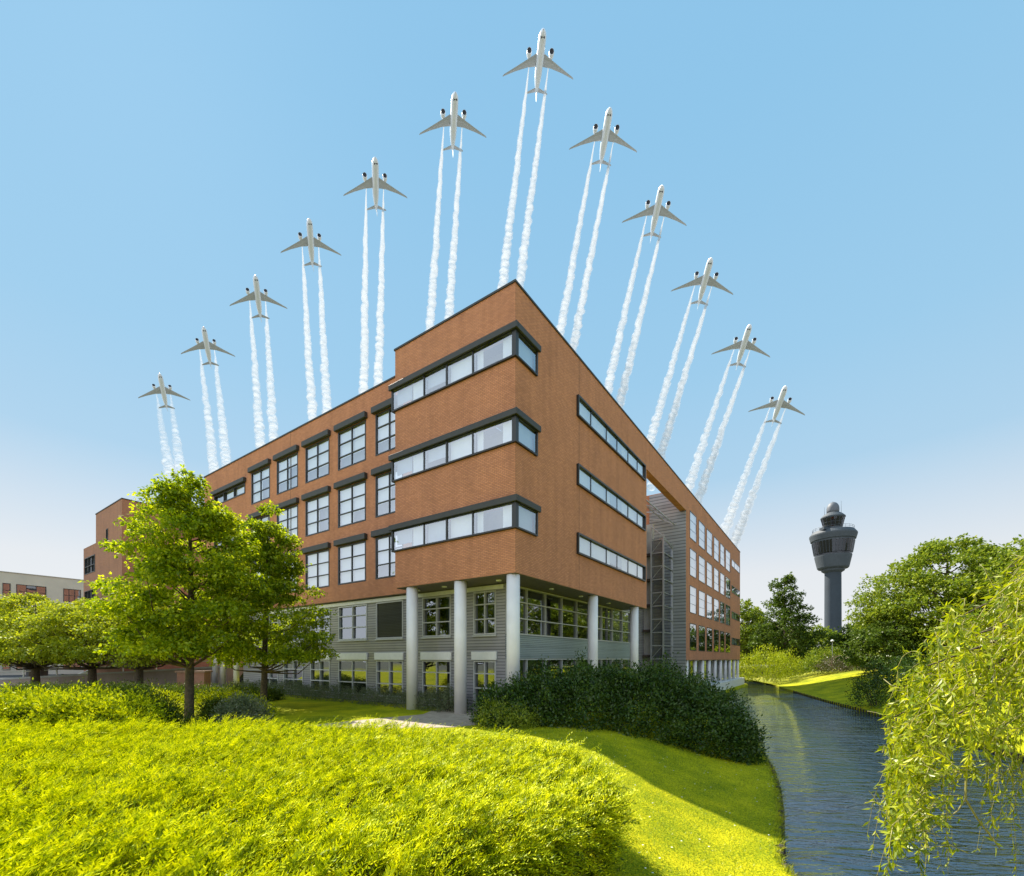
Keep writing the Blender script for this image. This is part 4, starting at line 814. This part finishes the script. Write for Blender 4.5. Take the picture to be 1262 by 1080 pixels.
# ------------------------------------------------------------------ willow over the water at the right
def make_willow():
    g=rng(402); E=empty('willow_tree',(9.6,4.4,zR(9.6,4.4))); tag(E,'weeping willow with bright drooping leaves hanging over the canal at right','tree'); o=np.array(E.location)
    zt=lambda x: np.interp(x,[4.15,4.4,4.7,5.1,5.7,6.5,8,9.6],[1.9,2.35,2.8,3.3,3.75,4.3,5.2,5.8])
    mb=MB(); mb.tube([(0,0,-.3),(.05,0,1.2),(-.1,.05,3),(-.3,.1,5.2),(-.2,.2,7.2)],[.42,.36,.3,.22,.06],12)
    tips=[]
    for k in range(46):
        y=g.uniform(4.1,7.4); x=g.uniform(4.1,7.6)*y/5.0 if y>5 else g.uniform(4.1,7.6); z=zt(x*5.0/max(y,5)) if y>5 else zt(x)
        z=EYE+(z-EYE)*max(y,5)/5.0-g.uniform(0,.6)
        e=np.array((x,y,z))-o; s=np.array((-.2,.1,min(4.0+g.uniform(-.8,1.6),e[2]+1.6))); c=(s+e)/2+np.array((0,0,.55)); pts=[s,(s+c)/2+np.array((0,0,.15)),c,(c+e)/2+np.array((0,0,.1)),e]
        mb.tube(pts,[.07,.055,.04,.022,.007],6,False); tips.append((pts,e+o))
    mb.build('trunk',M['bark'],E,True)
    strands=[]
    for k in range(1750):
        y=4.0+3.6*g.uniform()**1.1; s_=max(y,5)/5.0
        x5=4.18+4.0*g.uniform()**1.2; x=x5*y/5.0; ztop=EYE+(zt(x5)-EYE)*y/5.0
        lump=.22*math.sin(x5*6.1+y*2.3)+.16*math.sin(x5*11+y*5.2+1)+.12*math.sin(y*9+x5*3)
        if lump<-.12 and g.uniform()<.6: continue
        fr=g.uniform(0,1); z=ztop-.05+lump-fr**1.3*1.35
        z=max(z,1.0)
        # hanging length: long curtain at the left rim and at the right edge of the view, short between
        xx=x5
        if xx<4.7: ln=g.uniform(.2,.65) if g.uniform()<.94 else g.uniform(.8,1.6)
        elif xx<5.25: ln=g.uniform(.3,.7)
        else: ln=g.uniform(.4,1.1)
        if z<2.0 and 4.6<xx<5.3: 
            if g.uniform()<.5: continue
        if z-ln<1.2 and 4.6<xx<5.35: ln=max(.15,z-1.35)
        strands.append(((x,y,z),ln))
    for k in range(16): strands.append(((4.42+g.uniform(-.1,.22),5.0+g.uniform(-.3,.3),g.uniform(1.5,2.2)),g.uniform(1.2,1.85)))
    for k in range(22): strands.append(((5.42+g.uniform(-.12,.3),5.0+g.uniform(-.3,.3),g.uniform(1.6,2.6)),g.uniform(1.1,1.9)))
    tw=MB(); LP_=[];LD=[];LL=[]
    for (p,ln) in strands:
        p=np.array(p); out=unit(np.array((-.75,g.uniform(-.6,.5),.3))+g.normal(size=3)*.5); n=7; pts=[]; 
        sw=g.normal(size=3)*np.array((.10,.10,0)); q=p-out*.35*np.array((1,1,.7))
        for i in range(n):
            t=i/(n-1); pts.append(q+out*(.38*min(1,t*1.8))+np.array((0,0,-1))*ln*max(0,t-.12)**1.15+sw*t*ln+g.normal(size=3)*.012*(i>0))
        tw.tube([Vector(a-o) for a in pts],[.004,.004,.0035,.003,.0025,.002,.0015],3,False)
        m=int(34*ln+18)*(1.1 if ln<.75 else .4); m=int(m); t=g.uniform(.08,1,m); P=np.array(pts); idx=np.clip((t*(n-1)).astype(int),0,n-2); f=(t*(n-1)-idx)[:,None]
        LP_.append(P[idx]*(1-f)+P[idx+1]*f); ax=unit(P[idx+1]-P[idx]); LD.append(unit(ax*.65+g.normal(size=(m,3))*.55+np.array((-.05,0,-.30)))); LL.append(g.uniform(.05,.115,m))
    for pts in ([(1042,872,5.2),(1010,930,5.0)],): pass
    # two bare twigs reaching down to the water
    for q in ([(1192,915,5),(1190,985,5),(1180,1000,5),(1130,1035,5)],[(1190,985,5),(1205,1010,5),(1232,1045,5)]): tw.tube([Vector(aty(*a))-Vector(o) for a in q],[.011,.01,.007,.004][:len(q)],5)
    tw.build('twig',M['vine'],E)
    P=np.concatenate(LP_);D=np.concatenate(LD);L_=np.concatenate(LL)
    leaf_obj('crown',P-o,D,rdir(g,len(P)),L_,L_*g.uniform(.19,.31,len(L_)),M['lf_willow'],E,.25)
make_willow()

# ------------------------------------------------------------------ grass blades and daisies on the near lawn, pegs along the banks
def blades():
    g=rng(501); n=150000
    y=3.5+(20-3.5)*g.uniform(size=n)**1.2; x=g.uniform(-9,9.4,n); xy=np.c_[x,y]
    bx=np.interp(y,BL[:,1],BL[:,0]); ok=(x<bx-.0)&(x/y<.75)&((y>4.5)|(x>.2)); xy=xy[ok]
    ok=~in_poly(HP,xy)&~in_poly(pp,xy); xy=xy[ok]; z=hL(xy); n=len(xy)
    D=unit(np.c_[g.normal(size=(n,2))*.55+np.array((.15,0)),np.ones(n)]); L_=g.uniform(.025,.065,n)
    o=leaf_obj('grass_blades',np.c_[xy,z-.004],D,rdir(g,n),L_,np.full(n,.009),leaf_mat('grass_blade',[(.06,.12,.003),(.20,.26,.004),(.48,.48,.006),(.68,.56,.015)],.4,None,.04,patch=.7))
    tag(o,kind='stuff'); o['label']='short sunlit grass growing on the near lawn'; o['category']='grass'
    bi=g.integers(10,140,9000); bp=BL[bi]+g.normal(size=(9000,2))*.06-np.array((.07,0)); bz=np.full(9000,-1.24)
    leaf_obj('bank_grass',np.c_[bp,bz],unit(np.c_[g.uniform(-.1,.9,9000),g.normal(size=9000)*.4,g.uniform(.2,1,9000)]),rdir(g,9000),g.uniform(.06,.17,9000),np.full(9000,.012),o.data.materials[0])['kind']='stuff'
    k=g.integers(0,n,260); p=np.c_[xy[k],z[k]+.05]; sel=(xy[k][:,1]>6); p=p[sel]
    m=len(p); P=np.repeat(p,6,0); a=np.tile(np.arange(6)*math.pi/3,m); D=np.c_[np.cos(a),np.sin(a),np.full(6*m,.15)]
    o=leaf_obj('daisies',P,D,np.tile((0,0,1.),(6*m,1)),.02,.014,simple('petal',(.8,.8,.78),.6)); tag(o,'tiny white daisies scattered over the near lawn','flowers',None,'stuff')
blades()
def revet(name,label,bank,h,i0,i1,step):
    g=random.Random(9); E=empty(name,(bank[i0][0],bank[i0][1],0)); tag(E,label,'edging')
    mb=MB()
    for i in range(i0,i1,step):
        x,y=bank[i][0]-bank[i0][0],bank[i][1]-bank[i0][1]; z=h(np.array([bank[i]]))[0]-.01+g.uniform(-.03,.04)
        mb.lathe([(.07,WATER-.6),(.07,z),(.03,z+.03)],8,(x,y,0))
    o=mb.build('peg',simple('old_timber',(.05,.042,.033),.95,var=.4,scale=8),E); o['kind']='stuff'
revet('timber_edging','dark timber pegs holding the near lawn along the water',BL,hL,30,130,1)
revet('timber_edging','dark timber pegs along the far bank under the willow',BR,hR,30,150,1)

# ------------------------------------------------------------------ airliners and their trails
def airliner(name,label):
    E=empty(name); tag(E,label,'airplane','airliners in arrow formation')
    wht=M.setdefault('ac_white',simple('aircraft_white',(.80,.84,.92),.35,coat=.3,var=.03)); gry=M.setdefault('ac_grey',simple('aircraft_grey',(.46,.48,.52),.45,var=.08,scale=.3)); dk=M.setdefault('ac_dark',simple('intake_dark',(.01,.01,.012),.6))
    # nose along +y, right wing +x, up +z
    Lh=32; prof=[(.05,32),(.9,31.3),(1.7,30),(2.4,28),(2.85,25),(2.95,21),(2.95,-8),(2.75,-14),(2.1,-21),(1.2,-28),(.35,-32)]
    mb=MB(); n=20
    for r,y in prof:
        zc=0 if y>-8 else (-8-y)*.055
        for k in range(n):
            t=2*math.pi*k/n; mb.v.append((r*math.cos(t),y,zc+r*math.sin(t)))
    for i in range(len(prof)-1):
        for k in range(n): mb.f.append((i*n+k,i*n+(k+1)%n,(i+1)*n+(k+1)%n,(i+1)*n+k))
    mb.f.append(tuple(range(n))); mb.build('fuselage',wht,E,True)
    MB().box(-1.5,1.5,27.2,28.6,1.5,2.3).build('windscreen',dk,E)
    bf=MB(); bf.v=[]; 
    for y,w,h in ((9,.6,-2.4),(6,2.6,-3.4),(-4,2.7,-3.5),(-9,.8,-2.5)): bf.v+=[(-w,y,h+.8),(-w*.6,y,h),(w*.6,y,h),(w,y,h+.8)]
    for i in range(3):
        for k in range(3): bf.f.append((i*4+k,i*4+k+1,(i+1)*4+k+1,(i+1)*4+k))
    bf.build('belly_fairing',gry,E)
    def surf(nm,pts,th,m,zfn):
        # pts: (x, y_leading, y_trailing) stations
        for s in (-1,1):
            w_=MB()
            for x,yl,yt in pts:
                z=zfn(x); h=th*(yl-yt)
                w_.v+=[(s*x,yl,z),(s*x,yl-.3*(yl-yt),z+h),(s*x,yt,z),(s*x,yl-.35*(yl-yt),z-h*.7)]
            for i in range(len(pts)-1):
                for k in range(4): w_.f.append((i*4+k,i*4+(k+1)%4,(i+1)*4+(k+1)%4,(i+1)*4+k))
            e=(len(pts)-1)*4; w_.f+= [(e,e+1,e+2,e+3)]
            o=w_.build(nm,m,E)
    surf('wing',[(2.0,8.5,-6.0),(9.5,2.6,-6.2),(20,-5.2,-9.6),(28.8,-11.6,-13.6),(30,-13.4,-14.4)],.055,gry,lambda x:-1.4+x*.075)
    surf('tailplane',[(1.0,-23.5,-29),(8.5,-28.2,-30.6),(9.6,-29.4,-30.9)],.05,gry,lambda x:1.4+x*.06)
    f=MB(); f.v=[(-.3,-19,2.0),(.3,-19,2.0),(.3,-29,2.0),(-.3,-29,2.0),(-.1,-26.5,7),(.1,-26.5,7),(.1,-30.5,7),(-.1,-30.5,7)]; f.f=[(4,5,6,7),(0,1,5,4),(1,2,6,5),(2,3,7,6),(3,0,4,7)]; f.build('tail_fin',wht,E)
    for s in (-1,1):
        e=MB(); ep=[(1.4,7.2),(1.8,7.8),(2.05,7.0),(2.05,4.5),(1.7,1.8),(1.1,.8),(.6,-.6)]; n=18
        for r,y in ep:
            for k in range(n): t=2*math.pi*k/n; e.v.append((s*9.0+r*math.cos(t),y,-2.6+r*math.sin(t)))
        for i in range(len(ep)-1):
            for k in range(n): e.f.append((i*n+k,i*n+(k+1)%n,(i+1)*n+(k+1)%n,(i+1)*n+k))
        eo=e.build('engine',gry if False else wht,E,True)
        q=MB(); q.v=[(s*9+1.66*math.cos(2*math.pi*k/n),7.83,-2.6+1.66*math.sin(2*math.pi*k/n)) for k in range(n)]+[(s*9,7.2,-2.6)]; q.f=[(k,(k+1)%n,n) for k in range(n)]; q.build('intake',dk,eo)
        MB().box(s*9-.25,s*9+.25,-2,5.0,-1.4,-.75).build('pylon',gry,eo)
    return E
def pose(fi,wi,u,v):
    """orientation and depth so that an airliner (64 m long, 60 m span) spans the image vectors fi (tail->nose) and wi (left->right tip), px, y up"""
    X,Z=(u-CU)/F,(CV-v)/F
    d=unit(np.array((X,1.,Z))); e1=unit(np.cross(d,(0,0,1.))); e2=np.cross(e1,d)
    J=np.array(((1,-X,0),(0,-Z,1.)))*F                                   # divided by depth
    A=np.array([[J[0]@e1,J[0]@e2],[J[1]@e1,J[1]@e2]]); Ai=np.linalg.inv(A)
    f2,w2=Ai@np.array(fi),Ai@np.array(wi); Fq,Wq,G=f2@f2,w2@w2,-(f2@w2); L2,S2=64.**2,60.**2
    a=L2*S2; b=-(L2*Wq+S2*Fq); c=Fq*Wq-G*G; k=(-b+math.sqrt(max(0,b*b-4*a*c)))/(2*a)
    f3=-math.sqrt(max(0,k*L2-Fq)); w3=(G/f3) if abs(f3)>1e-9 else 0
    f=unit(f2[0]*e1+f2[1]*e2+f3*d); w_=unit(w2[0]*e1+w2[1]*e2+w3*d); w_=unit(w_-f*(w_@f)); up=np.cross(w_,f)
    return f,w_,up,1/math.sqrt(k)
PL=[((669.5,39),(660.5,117),(618,92),(708,96),(620.6,340),(642,338),'topmost airliner at the point of the formation'),
((561,116.6),(557.3,186.8),(516,164.8),(601.4,169),(530,407),(553,394),'airliner just left of the topmost one'),
((462.5,196.3),(463.2,260),(422.6,240),(503.8,243.3),(448.4,483),(466.6,471),'third airliner down the left arm'),
((381.3,271.4),(384.7,329),(345.2,310),(422.2,314),(385,515),(402.7,503),'fourth airliner down the left arm'),
((314.8,340.9),(320.9,393.2),(282.2,375.8),(355.4,380),(321,548),(337,540),'airliner above the far left end of the brick roof'),
((251,403.9),(259.4,451),(222.6,435.4),(291.3,439.2),(264,578),(279,570),'second lowest airliner of the left arm'),
((196.8,461.2),(205.5,504),(170.2,489.6),(235.9,493),(209,582),(222,578),'lowest airliner at the far left'),
((751.5,135.7),(739.8,204.5),(699.8,183.2),(786.4,186.7),(690,413),(706,430),'airliner just right of the topmost one'),
((815.8,230.8),(802.2,293.2),(764.8,273.6),(847,277.4),(749,479),(763.5,499),'third airliner down the right arm'),
((876,320),(860.5,376.5),(824.7,358.1),(903.9,362.1),(802,542),(814,562),'fourth airliner down the right arm'),
((924,401.7),(907.9,452.5),(874.9,435.6),(949.5,439),(849,600),(860,617),'second lowest airliner of the right arm'),
((968,477),(952,522),(922,505),(994,509),(895,650),(908,662),'lowest airliner at the far right')]
def trail_mat():
    m,nt,N,L,P=mat('vapour'); N.remove(P); out=N['Material Output']
    d=N.new('ShaderNodeBsdfDiffuse'); d.inputs[0].default_value=(.68,.69,.71,1); t=N.new('ShaderNodeBsdfTranslucent'); t.inputs[0].default_value=(.68,.69,.71,1); tr=N.new('ShaderNodeBsdfTransparent')
    m1=N.new('ShaderNodeMixShader'); m1.inputs[0].default_value=.5; L.new(d.outputs[0],m1.inputs[1]); L.new(t.outputs[0],m1.inputs[2])
    lw=N.new('ShaderNodeLayerWeight'); lw.inputs[0].default_value=.45; r=N.new('ShaderNodeMapRange'); r.inputs[1].default_value=.15; r.inputs[2].default_value=.85; r.inputs[3].default_value=.40; r.inputs[4].default_value=1
    L.new(lw.outputs['Facing'],r.inputs[0])
    m2=N.new('ShaderNodeMixShader'); L.new(r.outputs[0],m2.inputs[0]); L.new(m1.outputs[0],m2.inputs[1]); L.new(tr.outputs[0],m2.inputs[2]); L.new(m2.outputs[0],out.inputs['Surface']); return m
M['vapour']=trail_mat()
first=None
for i,(N_,T_,WL,WR,e0,e1,lb) in enumerate(PL):
    fi=(N_[0]-T_[0],T_[1]-N_[1]); wi=(WR[0]-WL[0],WL[1]-WR[1]); u,v=(N_[0]+T_[0])/2,(N_[1]+T_[1])/2
    f,w_,up,Y=pose(fi,wi,u,v)
    o=first if first else airliner('airliner',lb)
    if first: o=copy_tree(first)
    else: first=o
    o['label']='white '+lb; P=Vector(aty(u,v,Y))
    o.rotation_mode='QUATERNION'; Mx=Matrix((w_,f,up)).transposed(); o.rotation_quaternion=Mx.to_quaternion(); o.location=P
    V=empty('vapour_trail',P); tag(V,'vapour trails of the '+lb,'contrail','vapour trails in the sky')
    g=rng(600+i)
    for s,e in ((-1,e0),(1,e1)):
        st=P+Mx@Vector((s*8.0,-3,-2.2)); en=Vector(aty(e[0],e[1],Y*1.5)); en=en+(en-st)*.30; n=230; mb=MB(); k=12; off=Vector((i*13.7,s*5.1,0))
        for j in range(n):
            t=j/(n-1); tt=t*1.30; c=st.lerp(en,t); r=(.9+6.6*min(1,tt)**.8)*(Y/480)*(.35+.65*min(1,t*9))
            c=c+Vector(noise.noise_vector(Vector((t*34,0,0))+off))*r*.28; d=(en-st).normalized(); a=d.cross(Vector((0,1,.2))).normalized(); b=d.cross(a)
            for q in range(k):
                th=2*math.pi*q/k; dv=a*math.cos(th)+b*math.sin(th); nz=noise.fractal(Vector((math.cos(th)*.9,math.sin(th)*.9,t*70))+off,.9,2.1,3)
                mb.v.append(tuple(c+dv*r*(1+.24*nz)-P))
        for j in range(n-1):
            for q in range(k): mb.f.append((j*k+q,j*k+(q+1)%k,(j+1)*k+(q+1)%k,(j+1)*k+q))
        mb.build('trail',M['vapour'],V,True)
